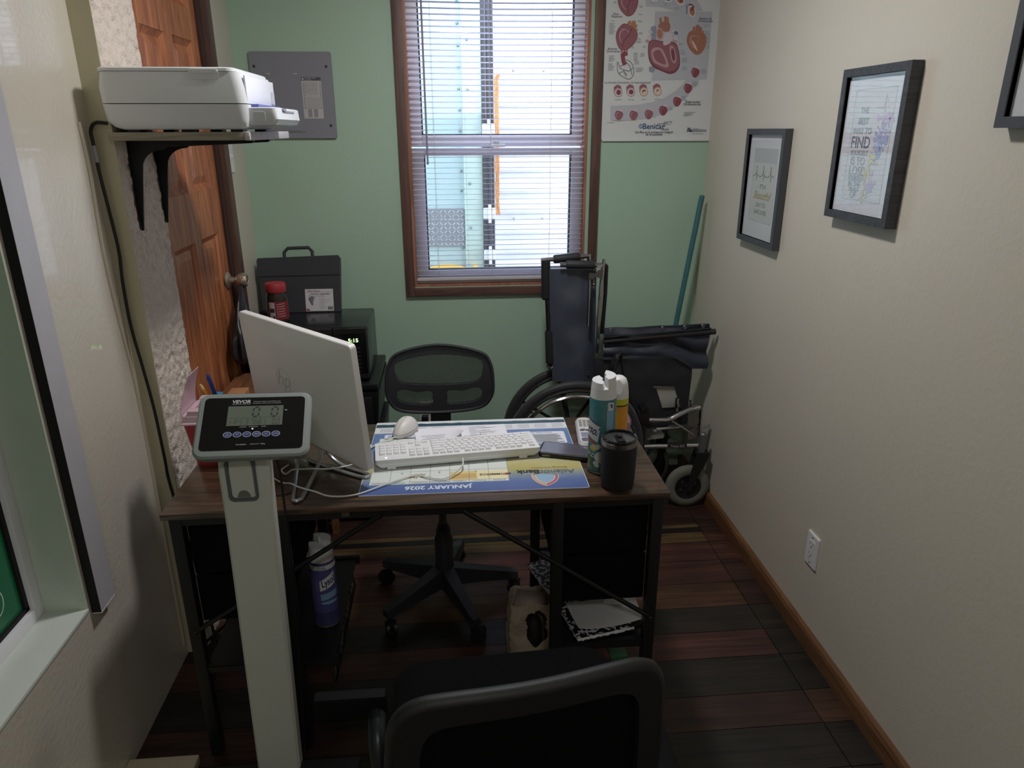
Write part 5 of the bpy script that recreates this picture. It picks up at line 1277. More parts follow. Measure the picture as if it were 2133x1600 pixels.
# ------------------------------------------------------------------ mesh task chair behind the desk
def meshmat(name, cell=420., col='#16171a'):
    m = bpy.data.materials.new(name); m.use_nodes = True
    nt = m.node_tree; N = nt.nodes; L = nt.links; b = N['Principled BSDF']; b.inputs['Base Color'].default_value = (*lin(col), 1); b.inputs['Roughness'].default_value = .6
    tc = N.new('ShaderNodeTexCoord'); mp = N.new('ShaderNodeMapping'); mp.inputs['Rotation'].default_value = (0, math.radians(45), 0); L.new(tc.outputs['Object'], mp.inputs[0])
    sp = N.new('ShaderNodeSeparateXYZ'); L.new(mp.outputs[0], sp.inputs[0])
    res = []
    for o in ('X', 'Z'):
        a = N.new('ShaderNodeMath'); a.operation = 'MULTIPLY'; a.inputs[1].default_value = cell; L.new(sp.outputs[o], a.inputs[0])
        f = N.new('ShaderNodeMath'); f.operation = 'SINE'; L.new(a.outputs[0], f.inputs[0])
        g = N.new('ShaderNodeMath'); g.operation = 'GREATER_THAN'; g.inputs[1].default_value = -.1; L.new(f.outputs[0], g.inputs[0]); res.append(g)
    mu = N.new('ShaderNodeMath'); mu.operation = 'MULTIPLY'; L.new(res[0].outputs[0], mu.inputs[0]); L.new(res[1].outputs[0], mu.inputs[1])
    tr = N.new('ShaderNodeBsdfTransparent'); mx = N.new('ShaderNodeMixShader'); L.new(mu.outputs[0], mx.inputs[0]); L.new(b.outputs[0], mx.inputs[1]); L.new(tr.outputs[0], mx.inputs[2]); L.new(mx.outputs[0], N['Material Output'].inputs[0])
    return m
CHB = mat('black_chair_plastic', '#2a2b31', .5, var=.08)
CHF = mat('black_seat_fabric', '#101214', .9, var=.15, bump=.3, bscale=350)
ch = thing('office_chair', 'black mesh-back task chair behind the desk, facing away from the window', 'chair', (-.055, 2.19, 0))
MESH = meshmat('woven_chair_mesh', 1450.)
def backpt(x, z):      # gently dished back at y ~ 2.3
    return (x, 2.315 - .25 * (x + .051) ** 2 * 2.2 - .0 + .1 * (z - .8) * .6, z)
xm = -.051
def outl(pts): return [(p.x, p.y) for p in spline([(*q, 0) for q in pts], 6, True)]
O = outl([(-.178, .79), (-.172, .735), (-.13, .693), (0, .68), (.13, .695), (.175, .737), (.182, .795), (.172, .86), (.135, .894), (0, .918), (-.13, .897), (-.168, .855)])
# two windows of mesh: a lens above, two cells below split by the spine
I1 = outl([(-.142, .86), (-.146, .82), (-.12, .79), (0, .778), (.12, .787), (.147, .82), (.142, .863), (.08, .879), (0, .884), (-.08, .878)])
I2 = outl([(-.143, .76), (-.14, .73), (-.1, .714), (-.03, .709), (-.026, .735), (-.03, .757), (-.08, .757), (-.12, .768)])
I3 = [(-x, y) for x, y in reversed(I2)]
def inside(p, poly):
    c = False; n = len(poly)
    for i in range(n):
        (x1, y1), (x2, y2) = poly[i], poly[(i + 1) % n]
        if (y1 > p[1]) != (y2 > p[1]) and p[0] < (x2 - x1) * (p[1] - y1) / (y2 - y1) + x1: c = not c
    return c
bm = bmesh.new()
from mathutils.geometry import delaunay_2d_cdt
loops = [O, I1, I2, I3]; pts = []; edges = []
for lp in loops:
    b0 = len(pts); pts += [V(p) for p in lp]; edges += [(b0 + i, b0 + (i + 1) % len(lp)) for i in range(len(lp))]
for i in range(-9, 10):
    for j in range(14): 
        q = (i * .02, .68 + j * .018)
        if inside(q, O): pts.append(V(q))
vv, ee, ff, *_ = delaunay_2d_cdt(pts, edges, [], 1, 1e-5)
def backpart(name, keep, mt, thick, dy=0.):
    m = MB(); fr_ = [f for f in ff if keep((sum(vv[k].x for k in f) / 3, sum(vv[k].y for k in f) / 3))]
    F = [V(backpt(v.x + xm, v.y)) + V((0, dy, 0)) for v in vv]; n = len(F)
    from collections import Counter
    ec = Counter(); 
    for f in fr_:
        for a, b in zip(f, f[1:] + f[:1]): ec[(a, b)] += 1
    fs = [tuple(f) for f in fr_] + ([tuple(n + k for k in reversed(f)) for f in fr_] if thick else [])
    if thick: fs += [(b, a, n + a, n + b) for (a, b) in ec if (b, a) not in ec]
    used = sorted({k for f in fs for k in f}); mp_ = {k: i for i, k in enumerate(used)}
    allv = F + [p + V((0, thick, 0)) for p in F]
    m.add([allv[k] for k in used], [tuple(mp_[k] for k in f) for f in fs])
    return m.build(name, mt, ch, ang=40)
inI = lambda p: inside(p, I1) or inside(p, I2) or inside(p, I3)
backpart('back_frame', lambda p: not inI(p), CHB, .016)
backpart('back_mesh', inI, MESH, 0, .006)
mb = MB(); mb.tube([backpt(xm + x, z) for x, z in O], .0055, 8, closed=True); mb.build('frame_edge', CHB, ch)
mb = MB(); mb.bar((xm, 2.32, .7), (xm, 2.325, .46), .07, .014, up=(0, 1, 0), bev=.003); mb.bar((xm, 2.32, .45), (xm, 2.16, .42), .06, .014); mb.build('back_post', CHB, ch)
mb = MB(); mb.box(-.28, .18, 1.98, 2.29, .462, .53, 0, .025); mb.build('seat', CHF, ch)
mb = MB(); mb.box(-.15, .05, 2.06, 2.27, .418, .462, 0, .01); mb.build('mechanism', BLACK, ch)
CX, CY = -.055, 2.185
mb = MB(); mb.cyl((CX, CY, .2), (CX, CY, .44), .0135); mb.build('gas_lift', mat('dull_gas_lift', '#77777b', .3, .9), ch)
mb = MB(); mb.lathe([(.036, .1), (.036, .13), (.032, .16), (.031, .26), (.025, .27), (.025, .3), (.019, .3), (.019, .315)], (CX, CY, 0), 24); mb.build('lift_cover', CHB, ch)
for k in range(5):
    a = math.radians(-67 + 72 * k); dx, dy = math.cos(a), math.sin(a)
    L_ = MB(); L_.xf = frame((CX, CY, 0), (dx, dy, 0), (-dy, dx, 0))
    secs = []
    for s_, w, z0, z1 in ((.02, .03, .08, .15), (.12, .024, .078, .125), (.24, .02, .072, .1), (.262, .016, .072, .095)):
        secs.append([(s_, -w, z0), (s_, w, z0), (s_, w * .75, z1), (s_, -w * .75, z1)])
    vs = [p for q in secs for p in q]
    L_.add(vs, [(i * 4 + j, i * 4 + (j + 1) % 4, i * 4 + 4 + (j + 1) % 4, i * 4 + 4 + j) for i in range(3) for j in range(4)] + [(3, 2, 1, 0), (12, 13, 14, 15)])
    lg = L_.build('base_leg', CHB, ch)
    c = MB(); c.xf = frame((CX + dx * .245, CY + dy * .245, 0), (math.cos(a + 1.1), math.sin(a + 1.1), 0), (-math.sin(a + 1.1), math.cos(a + 1.1), 0))
    for yy in (-.017, .007):
        c.tube([(.012, yy, .0275), (.012, yy + .01, .0275)], .027, 20)
    c.box(-.012, .03, -.008, .008, .02, .06, 0, .006); c.cyl((0, 0, .05), (0, 0, .074), .006)
    c.build('caster', BLACK, lg)
mb = MB(); mb.tube([(-.02, 2.2, .43), (.05, 2.25, .4), (.06, 2.26, .36)], .006, 8); mb.build('lever', BLACK, ch)
# ------------------------------------------------------------------ folded wheelchair
wc = thing('wheelchair', 'folded navy and black wheelchair with chrome tubes in the back right corner', 'wheelchair', (.75, 2.88, 0))
TYRE = mat('dark_tyre', '#26262a', .6, var=.12, sheen=.3)
def rearwheel(y, cx, rimside, cy=.305):
    def ringpts(R, n=56): return [(cx + R * math.cos(2 * PI * i / n), y, cy + R * math.sin(2 * PI * i / n)) for i in range(n)]
    m = MB(); m.tube(ringpts(.286), .0175, 10, closed=True); w = m.build('rear_wheel', TYRE, wc)
    m = MB(); m.tube(ringpts(.262), .009, 8, closed=True); m.build('wheel_rim', mat('grey_wheel_rim', '#4a4a4e', .4, .5), w)
    m = MB(); m.tube([(p[0], y + rimside, p[2]) for p in ringpts(.248)], .0085, 8, closed=True)
    for k in range(6):
        a = 2 * PI * k / 6 + .3; m.cyl((cx + .248 * math.cos(a), y + rimside, cy + .248 * math.sin(a)), (cx + .265 * math.cos(a), y, cy + .265 * math.sin(a)), .004, seg=6)
    m.build('hand_rim', CHROME, w)
    m = MB()
    for k in range(8):
        a = 2 * PI * k / 8 + .2; m.bar((cx + .02 * math.cos(a), y, cy + .02 * math.sin(a)), (cx + .258 * math.cos(a), y, cy + .258 * math.sin(a)), .012, .01, up=(0, 1, 0))
    m.cyl((cx, y - .03, cy), (cx, y + .03, cy), .03); m.build('spokes', MATTE, w)
rearwheel(2.785, .507, -.032); rearwheel(2.99, .515, .03)
def caster(cx, cy, yaw):
    M = Matrix.Translation((cx, cy, .1)) @ Matrix.Rotation(yaw, 4, 'Z') @ Matrix.Rotation(PI / 2, 4, 'X')
    m = MB(); m.xf = M; m.lathe([(.06, -.014), (.075, -.017), (.09, -.015), (.0985, -.007), (.0998, 0), (.0985, .007), (.09, .015), (.075, .017), (.06, .014)], seg=44, caps=False); w = m.build('caster', RUBBER, wc, ang=60)
    m = MB(); m.xf = M; m.lathe([(0, -.016), (.056, -.014), (.061, -.012), (.061, .012), (.056, .014), (.05, .011), (.014, .012), (.012, .02), (.006, .021), (0, .021)], seg=30)
    m.build('caster_hub', mat('black_hub', '#1c1c20', .4), w)
    m = MB(); m.xf = M
    for a in (2.4, 3.6, .5): m.lathe([(.006, .011), (.006, .0145), (0, .015)], (.035 * math.cos(a), .035 * math.sin(a), 0), 10)
    m.lathe([(.007, .02), (.006, .024), (0, .0245)], seg=10); m.build('bolts', STEEL, w)
    return M
caster(1.02, 2.78, 0)
mb = MB()
for y in (2.757, 2.803):
    mb.xf = frame((0, y + .003, 0), (1, 0, 0), (0, 0, 1)); mb.prism([(1.008, .085), (1.03, .082), (1.062, .165), (1.098, .25), (1.098, .262), (1.045, .262), (1.03, .2)], 0, .006)
mb.xf = Matrix.Identity(4); mb.box(1.044, 1.1, 2.755, 2.805, .256, .266); mb.build('fork', MATTE, wc, smooth=False)
mb = MB(); mb.cyl((1.072, 2.78, .266), (1.072, 2.78, .345), .0165, seg=20); mb.sph((1.072, 2.78, .345), (.0165, .0165, .012)); mb.build('fork_housing', mat('satin_housing', '#7c7c80', .35, .6), wc)
caster(.93, 2.97, .7)
mb = MB(); mb.bar((.93, 2.94, .1), (.955, 2.94, .27), .03, .01, up=(0, 1, 0)); mb.bar((.93, 3.0, .1), (.955, 3.0, .27), .03, .01, up=(0, 1, 0)); mb.box(.935, .975, 2.93, 3.01, .262, .272); mb.cyl((.957, 2.97, .27), (.957, 2.97, .36), .016); mb.build('fork', MATTE, wc)
# upholstery
mb = MB()
def back(u, v):
    z = 1.055 - v * .49; x0 = .405 + .025 * v; x1 = .6 + .008 * v
    return (x0 + u * (x1 - x0), 2.93 - .022 * math.sin(PI * u) - .012 * (noise.noise(V((u * 2, v * 5, 1))) + .5) * math.sin(PI * u) + .012 * u, z + .008 * math.sin(u * PI) * (1 - v) - .01 * u * (1 - v))
mb.grid(back, 16, 24, thick=.012); mb.build('back_upholstery', mat('navy_back_vinyl', '#434a58', .38, var=.1, scale=12, bump=.15, bscale=40, spec=.7), wc, ang=60)  # vinyl lightened to put the haze from the window into its colour
mb = MB()
def seatf(u, v):
    x = .632 + u * .455 + .006 * math.sin(v * 9) * u; z = .812 + .008 * u - v * (.135 + .06 * max(0, min(1, (u - .66) * 5)))
    fold = .012 * math.sin((v * 3.2 - u * .9 + .3 * noise.noise(V((u * 3, v * 2, 5)))) * PI) * math.sin(PI * min(1, v * 1.1)) + .01 * noise.noise(V((u * 5, v * 4, 9)))
    return (x, 2.868 - fold - .012 * v, z)
mb.grid(seatf, 44, 26, thick=.006); mb.build('seat_upholstery', NAVY, wc, ang=70)
mb = MB(); mb.tube([(.63, 2.846, .758), (.86, 2.846, .774), (1.098, 2.846, .79)], .0085, 10); mb.tube([(1.085, 2.846, .789), (1.108, 2.846, .7905)], .0125, 12); mb.tube([(.63, 2.85, .776), (1.09, 2.85, .803)], .004, 8); mb.build('seat_rail', mat('black_rail', '#0f1013', .3, spec=.8), wc)
for x, z in ((.662, .8025), (.787, .803), (.884, .806), (.98, .808), (1.058, .811)):
    m = MB(); m.xf = frame((x, 2.861, z), (1, 0, 0), (0, 0, 1)); m.lathe([(.009, 0), (.0095, .002), (.008, .0035), (.003, .0028), (0, .0025)], seg=14); m.build('stud', mat('dull_stud', '#77777a', .35, .8), wc)
mb = MB()
mb.grid(lambda u, v: (.6 + u * .425, 2.885 + .006 * noise.noise(V((u * 6, v * 5, 2))) - .012 * math.sin(PI * u), .68 - v * .31 - .01 * u), 22, 18, thick=.02); mb.build('side_panel', mat('black_side_fabric', '#25272d', .6, bump=.2, bscale=150), wc, ang=60)
mb = MB()
mb.grid(lambda u, v: (.866 + u * .082 + v * .038 - .012 * (v < .12) * (1 - u), 2.862 - .012 * math.sin(PI * v * .7) - .02 * (1 - v) ** 6, .554 - u * .006 - v * .106 + .008 * u * (v > .9)), 8, 14, thick=.0006); mb.build('tag', mat('grey_paper_tag', '#a3a39c', .75, var=.08, scale=30), wc, ang=60)
# frame tubes
mb = MB(); mb.tube([(.39, 2.93, 1.089), (.403, 2.93, .86), (.416, 2.93, .62)], .0095, 12); mb.tube([(.425, 2.93, 1.03), (.438, 2.93, .63)], .003, 6); mb.build('rear_tube', mat('dark_chrome', '#6f6f75', .2, 1.), wc)
for (a, b) in (((.391, 2.93, 1.09), (.3935, 2.93, .926)), ((.41, 2.93, .79), (.4165, 2.93, .64))):
    m = MB(); d = V(b) - V(a); m.tube([a, V(a) + d * .04, V(a) + d * .96, b], [.0165, .019, .019, .014], 14); m.build('foam_sleeve', FOAM, wc)
mb = MB(); mb.tube([(.4, 2.93, .632), (.417, 2.915, .625), (.437, 2.93, .634)], .005, 8); mb.build('chrome_clip', CHROME, wc)
for y, x0, z0, x1, z1, ga, gb in ((2.94, .372, 1.089, .575, 1.104, .425, .535), (2.885, .444, 1.08, .625, 1.075, .469, .587)):
    m = MB(); m.tube([(x0, y, z0), (x1, y, z1)], .0095, 12); m.build('handle_tube', CHROME, wc)
    z_ = lambda x: z0 + (z1 - z0) * (x - x0) / (x1 - x0)
    m = MB(); m.tube([(ga, y, z_(ga)), (ga + .005, y, z_(ga)), (gb - .005, y, z_(gb)), (gb, y, z_(gb))], [.015, .0175, .0175, .015], 14); m.build('grip', mat('dark_grey_grip', '#2a2b30', .6), wc)
mb = MB(); mb.tube([(.572, 2.94, 1.112), (.574, 2.94, 1.0), (.58, 2.94, .64)], .009, 12); mb.build('back_post', CHROME, wc)
mb = MB(); mb.tube([(.624, 2.885, 1.1), (.616, 2.885, .93), (.612, 2.885, .7)], .0085, 12); mb.tube([(.611, 2.878, .93), (.609, 2.878, .7)], .004, 8); mb.build('back_post', CHROME, wc)
mb = MB(); mb.tube([(.566, 2.875, 1.02), (.566, 2.875, .82)], .0065, 10); mb.build('thin_rod', CHROME, wc)
mb = MB(); mb.xf = frame((0, 2.872, 0), (1, 0, 0), (0, 0, 1))
mb.prism([(.559, 1.028), (.575, 1.02), (.59, 1.03), (.618, 1.02), (.62, 1.06), (.6, 1.056), (.588, 1.043), (.563, 1.046)], 0, .008); mb.xf = Matrix.Identity(4)
mb.tube([(.583, 2.867, 1.02), (.583, 2.867, .985)], .0045, 8); mb.sph((.583, 2.867, .998), (.007, .007, .007)); mb.build('bracket', STEEL, wc)
mb = MB(); mb.tube([(.64, 2.9, 1.07), (.64, 2.9, .95), (.633, 2.9, .78)], .0085, 10); mb.tube([(.625, 2.9, 1.078), (.64, 2.9, 1.066)], .009, 10); mb.build('black_tube', BLACK, wc)
mb = MB(); mb.box(.558, .584, 2.905, 2.915, .592, .6); mb.box(.56, .582, 2.905, 2.915, .603, .609); mb.build('strap_clip', mat('dull_clip', '#66666a', .4, .6), wc, smooth=False)
mb = MB(); mb.tube([(.689, 2.77, .735), (.672, 2.77, .715), (.655, 2.77, .67), (.645, 2.77, .61)], [.009, .014, .016, .017], 12, k=4); mb.tube([(.69, 2.772, .72), (.7, 2.775, .65), (.71, 2.78, .6)], .006, 8); mb.build('brake_lever', mat('glossy_black', '#17171b', .2, spec=.8), wc)
mb = MB(); mb.tube([(.7, 2.79, .426), (.906, 2.79, .415), (.93, 2.79, .423), (1.008, 2.79, .464), (1.05, 2.79, .468)], .0115, 12); mb.tube([(.46, 2.8, .43), (.71, 2.79, .426)], .0115, 12); plab(mb.build('upper_frame_tube', CHROME, wc), 'bent chrome upper tube')
mb = MB(); mb.tube([(.6, 2.79, .3), (1.06, 2.79, .289)], .0115, 12); mb.build('lower_frame_tube', CHROME, wc)
mb = MB(); mb.tube([(.918, 2.79, .305 - .007), (1.003, 2.79, .3 - .007)], .0125, 12, 0); mb.xf = frame((.962, 2.7768, .2955), (1, 0, -.03), (0, 0, 1)); mb.text('Tracer SX5', .0135, 0, 0, 0, 1, .01); mb.build('maker_label', [MATTE, ink('#b9b9bd')], wc)
mb = MB(); mb.tube([(.88, 2.84, .352), (1.0, 2.84, .36)], .008, 10); mb.tube([(.93, 2.795, .41), (1.035, 2.795, .34)], .0045, 8); mb.tube([(1.02, 2.82, .44), (1.02, 2.82, .495)], .008, 10); mb.tube([(.96, 2.83, .44), (.96, 2.83, .5)], .008, 10); mb.tube([(1.055, 2.8, .36), (1.115, 2.83, .365)], .007, 10); mb.tube([(1.06, 2.8, .47), (1.062, 2.8, .36), (1.07, 2.79, .3)], .008, 10); mb.build('front_hanger', CHROME, wc)
mb = MB(); mb.xf = frame((0, 2.8, 0), (1, 0, 0), (0, 0, 1)); mb.prism([(1.0, .43), (1.04, .45), (1.055, .4), (1.04, .375), (1.01, .38)], 0, .006); mb.prism([(1.005, .36), (1.03, .375), (1.06, .35), (1.045, .325), (1.01, .315)], 0, .008); mb.build('hanger_plate', STEEL, wc, smooth=False)
mb = MB(); mb.box(.77, .83, 2.775, 2.815, .395, .47, 0, .01); mb.box(.785, .815, 2.77, 2.82, .46, .485, 0, .004); mb.tube([(.8, 2.79, .4), (.805, 2.79, .2), (.8, 2.79, .06)], .016, 12); mb.build('clamp', mat('black_clamp', '#141417', .4), wc)
mb = MB(); mb.xf = frame((0, 2.81, 0), (1, 0, 0), (0, 0, 1)); mb.prism([(.83, .315), (.905, .322), (.91, .337), (.9, .347), (.845, .335)], -.09, 0); plab(mb.build('footplate', mat('grey_footplate', '#8a8a86', .5), wc, smooth=False), 'grey folded footplate')
mb = MB(); mb.xf = frame((0, 2.9, 0), (1, 0, 0), (0, 0, 1)); mb.prism([(.8, .4), (.9, .42), (.96, .36), (.94, .3), (.8, .3)], -.01, .0); mb.build('rear_footplate', mat('dull_green_plate', '#4a544c', .5), wc, smooth=False)

# ------------------------------------------------------------------ under the desk: bag, notebooks, box files
t = thing('paper_bag', 'crumpled brown paper bag with torn front on the floor under the desk', 'bag', (.218, 1.88, 0))
KRAFT = mat('kraft_paper', '#b0a08e', .8, var=.12, scale=25, bump=.3, bscale=40)
mb = MB()
def bagp(u, v):
    a = 2 * PI * u; q = .075; ex = 4.
    c, s = math.cos(a), math.sin(a)
    rr_ = 1 / (abs(c / .074) ** ex + abs(s / .055) ** ex) ** (1 / ex)
    n = noise.noise(V((c * 2.5, s * 2.5, v * 3.3)))
    k = 1 + .2 * n * (.3 + v) + .05 * noise.noise(V((c * 7, s * 7, v * 9))) - .05 * v
    top = .215 + .014 * noise.noise(V((c * 2, s * 2, 8)))
    return (.218 + rr_ * c * k, 1.885 + rr_ * s * k, .001 + v * top)
NU, NV = 128, 60
G = [[bagp(i / NU, j / NV) for j in range(NV + 1)] for i in range(NU)]
hole = lambda i, j: ((((i / NU * 360 - 280 + 180) % 360) - 180) / (33 + 4 * math.sin(j * .3))) ** 2 + ((j / NV - .6 - .02 * math.sin(i * .3)) / .3) ** 2 < 1
vs = [p for r in G for p in r]; idx = lambda i, j: (i % NU) * (NV + 1) + j
mb.add(vs, [(idx(i, j), idx(i + 1, j), idx(i + 1, j + 1), idx(i, j + 1)) for i in range(NU) for j in range(NV) if not hole(i, j)])
mb.add([bagp(i / NU, 0) for i in range(NU)], [tuple(range(NU))])
mb.add([(.16, 1.84, .212), (.265, 1.838, .205), (.272, 1.91, .212), (.18, 1.92, .22), (.2, 1.835, .19)], [(0, 1, 2, 3), (0, 4, 1)])
ob_ = mb.build('bag', KRAFT, t, ang=50)
ob_.modifiers.new('thickness', 'SOLIDIFY').thickness = .0012
mb = MB(); mb.lathe([(0, .003), (.026, .003), (.028, .01), (.028, .115), (.02, .14), (.012, .145), (.012, .165), (0, .165)], (.226, 1.88, 0), 24)
for i in range(9): mb.lathe([(.0281, .03 + i * .009), (.0287, .034 + i * .009), (.0281, .038 + i * .009)], (.226, 1.88, 0), 24)
tag(mb.build('bottle', mat('dark_ribbed_bottle', '#2e2c2c', .35)), 'dark ribbed bottle inside the torn paper bag', 'bottle')

def marble():
    m = bpy.data.materials.new('marbled_cover'); m.use_nodes = True; nt = m.node_tree; b = nt.nodes['Principled BSDF']
    v = nt.nodes.new('ShaderNodeTexNoise'); v.inputs['Scale'].default_value = 75; v.inputs['Detail'].default_value = 2
    r = nt.nodes.new('ShaderNodeValToRGB'); r.color_ramp.interpolation = 'CONSTANT'; r.color_ramp.elements[0].color = (.01, .01, .015, 1); r.color_ramp.elements[1].position = .53; r.color_ramp.elements[1].color = (*lin('#c9c9d2'), 1)
    tc = nt.nodes.new('ShaderNodeTexCoord'); nt.links.new(tc.outputs['Object'], v.inputs[0]); nt.links.new(v.outputs['Fac'], r.inputs[0]); nt.links.new(r.outputs[0], b.inputs['Base Color']); b.inputs['Roughness'].default_value = .45
    return m
MARB = marble()
def notebook(label, cx, cy, z, rot, w=.19, h=.245, th=.012):
    t = thing('composition_notebook', label, 'notebook', (cx, cy, z), 'composition notebooks on the right shelf')
    M = Matrix.Translation((cx, cy, z)) @ Matrix.Rotation(rot, 4, 'Z')
    m = MB(); m.xf = M; m.box(-w / 2 + .002, w / 2 - .003, -h / 2 + .002, h / 2 - .002, .0012, th - .0012); m.build('pages', PAPER, t, smooth=False)
    m = MB(); m.xf = M; m.box(-w / 2, w / 2, -h / 2, h / 2, 0, .0012); m.box(-w / 2, w / 2, -h / 2, h / 2, th - .0012, th); m.build('cover', MARB, t, smooth=False)
    m = MB(); m.xf = M; m.box(w / 2 - .022, w / 2 + .0006, -h / 2 - .0003, h / 2 + .0003, -.0003, th + .0003); m.build('spine', MATTE, t, smooth=False)
notebook('marbled notebook at the back of the right shelf, poking out past the inner leg', .338, 1.84, .2945, .3)
notebook('marbled notebook at the front of the right shelf under loose paper', .372, 1.69, .3075, .22)
mb = MB(); M = Matrix.Translation((.4, 1.645, .3215)) @ Matrix.Rotation(.05, 4, 'Z')
mb.xf = M; mb.grid(lambda u, v: ((u - .5) * .185 + .02 * v * (u - .5), (v - .5) * .13 + .03 * (u - .5), .002 + .018 * (u - .45) ** 2 * 2 + .012 * (1 - v) ** 3 * (1 - u) - .02 * max(0, .12 - v) * (u > .1)), 16, 10, thick=.0004)
tag(mb.build('loose_paper', mat('grey_white_paper', '#c9c9cc', .7), ang=60), 'loose curled white sheet on the notebook, right shelf under the desk', 'paper', 'loose sheets on the right shelf')
mb = MB(); M = Matrix.Translation((.448, 1.71, .3205)) @ Matrix.Rotation(-.45, 4, 'Z'); mb.xf = M
mb.grid(lambda u, v: ((u - .5) * .06, (v - .5) * .09, .008 + .012 * u * u), 8, 6, thick=.0004); tag(mb.build('loose_paper', PAPER, ang=60), 'small bright slip of paper sticking out behind the larger sheet', 'paper', 'loose sheets on the right shelf')
t = thing('book', 'red-spined book lying on the floor under the right shelf', 'book', (.37, 1.8, 0), 'books under the right shelf')
mb = MB(); mb.box(.316, .442, 1.73, 1.93, .062, .095); mb.box(.316, .442, 1.7295, 1.731, .0615, .0955, 1); mb.xf = frame((.366, 1.7293, .079), (1, 0, 0), (0, 0, 1)); mb.text('BINDER', .022, -.03, 0, 0, 2, .01); mb.build('cover', [mat('dark_red_book', '#5e2a2a', .5), ink('#6b2f2f'), ink('#8f8f8c')], t, smooth=False)
mb = MB(); mb.box(.445, .5, 1.735, 1.93, .0625, .09, 0, .002); tag(mb.build('book', mat('green_book', '#2f5a34', .5)), 'green book beside the red-spined one under the right shelf', 'book', 'books under the right shelf')
mb = MB(); mb.box(.312, .51, 1.72, 1.95, .001, .0612, 0, .004); tag(mb.build('file_box', mat('dark_file_box', '#17181c', .5)), 'dark flat box on the floor carrying the red and green books', 'box')

# ------------------------------------------------------------------ floor scale
fs_ = thing('weighing_scale', 'pale grey column scale with tilted black display in front of the desk', 'scale', (-.48, 1.4, 0))
SILV = mat('silver_grey_plastic', '#8f9695', .35, .15, var=.02)
POLE = mat('pale_grey_paint', '#c8cbc3', .4, var=.02)
DF = frame((-.527, 1.474, 1.0615), (.997, .069, -.034), (.047, .797, .602)); DWd, DHt = .204, .1265
mb = MB(); mb.xf = DF
b0 = lambda e, r_: rrect(-.014 + e, -DHt - .016 + e, DWd + .014 - e, .013 - e, r_, 7)
loft(mb, [(-.034, b0(.02, .014)), (-.026, b0(.004, .02)), (-.012, b0(0, .021)), (-.004, b0(0, .021)), (.0, b0(.004, .018)), (.0006, b0(.009, .014))]); 
mb.build('housing', SILV, fs_, ang=28)
mb = MB(); mb.xf = DF; mb.tube([(*p, -.0335) for p in b0(.018, .016)], .003, 6, closed=True); mb.build('rear_lip', POLE, fs_)
mb = MB(); mb.xf = DF; mb.prism(rrect(-.001, -DHt, DWd, .0, .009, 5), .0004, .0014, 0); mb.build('front_glass', mat('black_display_glass', '#0c0c0e', .22, spec=.6), fs_, smooth=False)
mb = MB(); mb.xf = DF; mb.flat(rect(.0475, -.0695, .16, -.0215), .0017); mb.build('lcd', mat('grey_green_lcd', '#666e62', .35, var=.04, scale=20), fs_, smooth=False)
SEG = {'0': 'abcdef', '1': 'bc', '3': 'abgcd', '5': 'afgcd', '6': 'afgedc', '7': 'abc', '8': 'abcdefg', 'P': 'abgef', 'S': 'afgcd', '-': 'g', ' ': ''}
def seg(m, ch_, x, y, w, h, s, mi, z=.002):
    L_ = {'a': ((0, h), (w, h)), 'b': ((w, h), (w, h / 2)), 'c': ((w, h / 2), (w, 0)), 'd': ((0, 0), (w, 0)), 'e': ((0, 0), (0, h / 2)), 'f': ((0, h / 2), (0, h)), 'g': ((0, h / 2), (w, h / 2))}
    for k in SEG[ch_]:
        (x0, y0), (x1, y1) = L_[k]; dx, dy = (x1 - x0), (y1 - y0); l_ = math.hypot(dx, dy); e = s * .55
        x0 += dx / l_ * e; x1 -= dx / l_ * e; y0 += dy / l_ * e; y1 -= dy / l_ * e
        m.line([(x + x0 + y0 * .1, y + y0), (x + x1 + y1 * .1, y + y1)], s, z, mi)
mb = MB(); mb.xf = DF
seg(mb, '0', .098, -.0478, .0115, .0225, .0036, 0); seg(mb, '0', .136, -.0478, .0115, .0225, .0036, 0); mb.flat(ell(.1135, -.0478, .0013, .0013, 8), .002, 0)
for c_, cx in (('-', .0555), ('P', .0657), ('S', .0758), ('3', .0873), ('7', .0969), ('6', .1056), ('8', .1137), ('1', .1215), ('0', .142), ('0', .151)):
    seg(mb, c_, cx - .0027, -.0665, .0054, .0115, .0012, 1)
mb.line([(.05, -.0505), (.158, -.0505)], .0004, .0019, 1)
mb.build('digits', [ink('#2e3431'), ink('#3b413c')], fs_, smooth=False)
mb = MB(); mb.xf = DF; z_ = .002
mb.fit('VEVOR', .0545, .0925, -.0105, .0085, z_, 0, .035, .12); mb.fit('TOUGH TOOLS, HALF PRICE', .0538, .0915, -.0168, .0022, z_, 0, .01)
mb.fit('Technical Support and E-Warranty', .0975, .1535, -.0112, .0028, z_, 0, .01); mb.fit('Certificate www.vevor.com/support', .0965, .1545, -.0155, .0028, z_, 0, .01)
mb.fit('lbs', .1637, .1685, -.0335, .0035, z_, 0, .01); mb.fit('CHARGE', .0745, .0885, -.0728, .0022, z_, 0, .01); mb.fit('STANDARD', .0935, .1115, -.0728, .0022, z_, 0, .01); mb.fit('OVER', .118, .1275, -.0728, .0022, z_, 0, .01)
mb.fit('TCS-200BLA', .0705, .092, -.1145, .0028, z_, 0, .01); mb.fit('CAPACITY  300kg', .099, .129, -.1145, .0028, z_, 0, .01)
for x_ in (.0805, .121): mb.flat(ell(x_, -.0775, .001, .001, 8), z_, 1)
mb.build('lettering', [ink('#b7b9bd'), ink('#34363a')], fs_, smooth=False)
mb = MB(); mb.xf = DF; mb.sph((.1008, -.0775, .0015), (.0016, .0012, .0008), 0, 8, 5); mb.build('lamp', emis('green_white_led', '#d8ffd0', 2.), fs_)
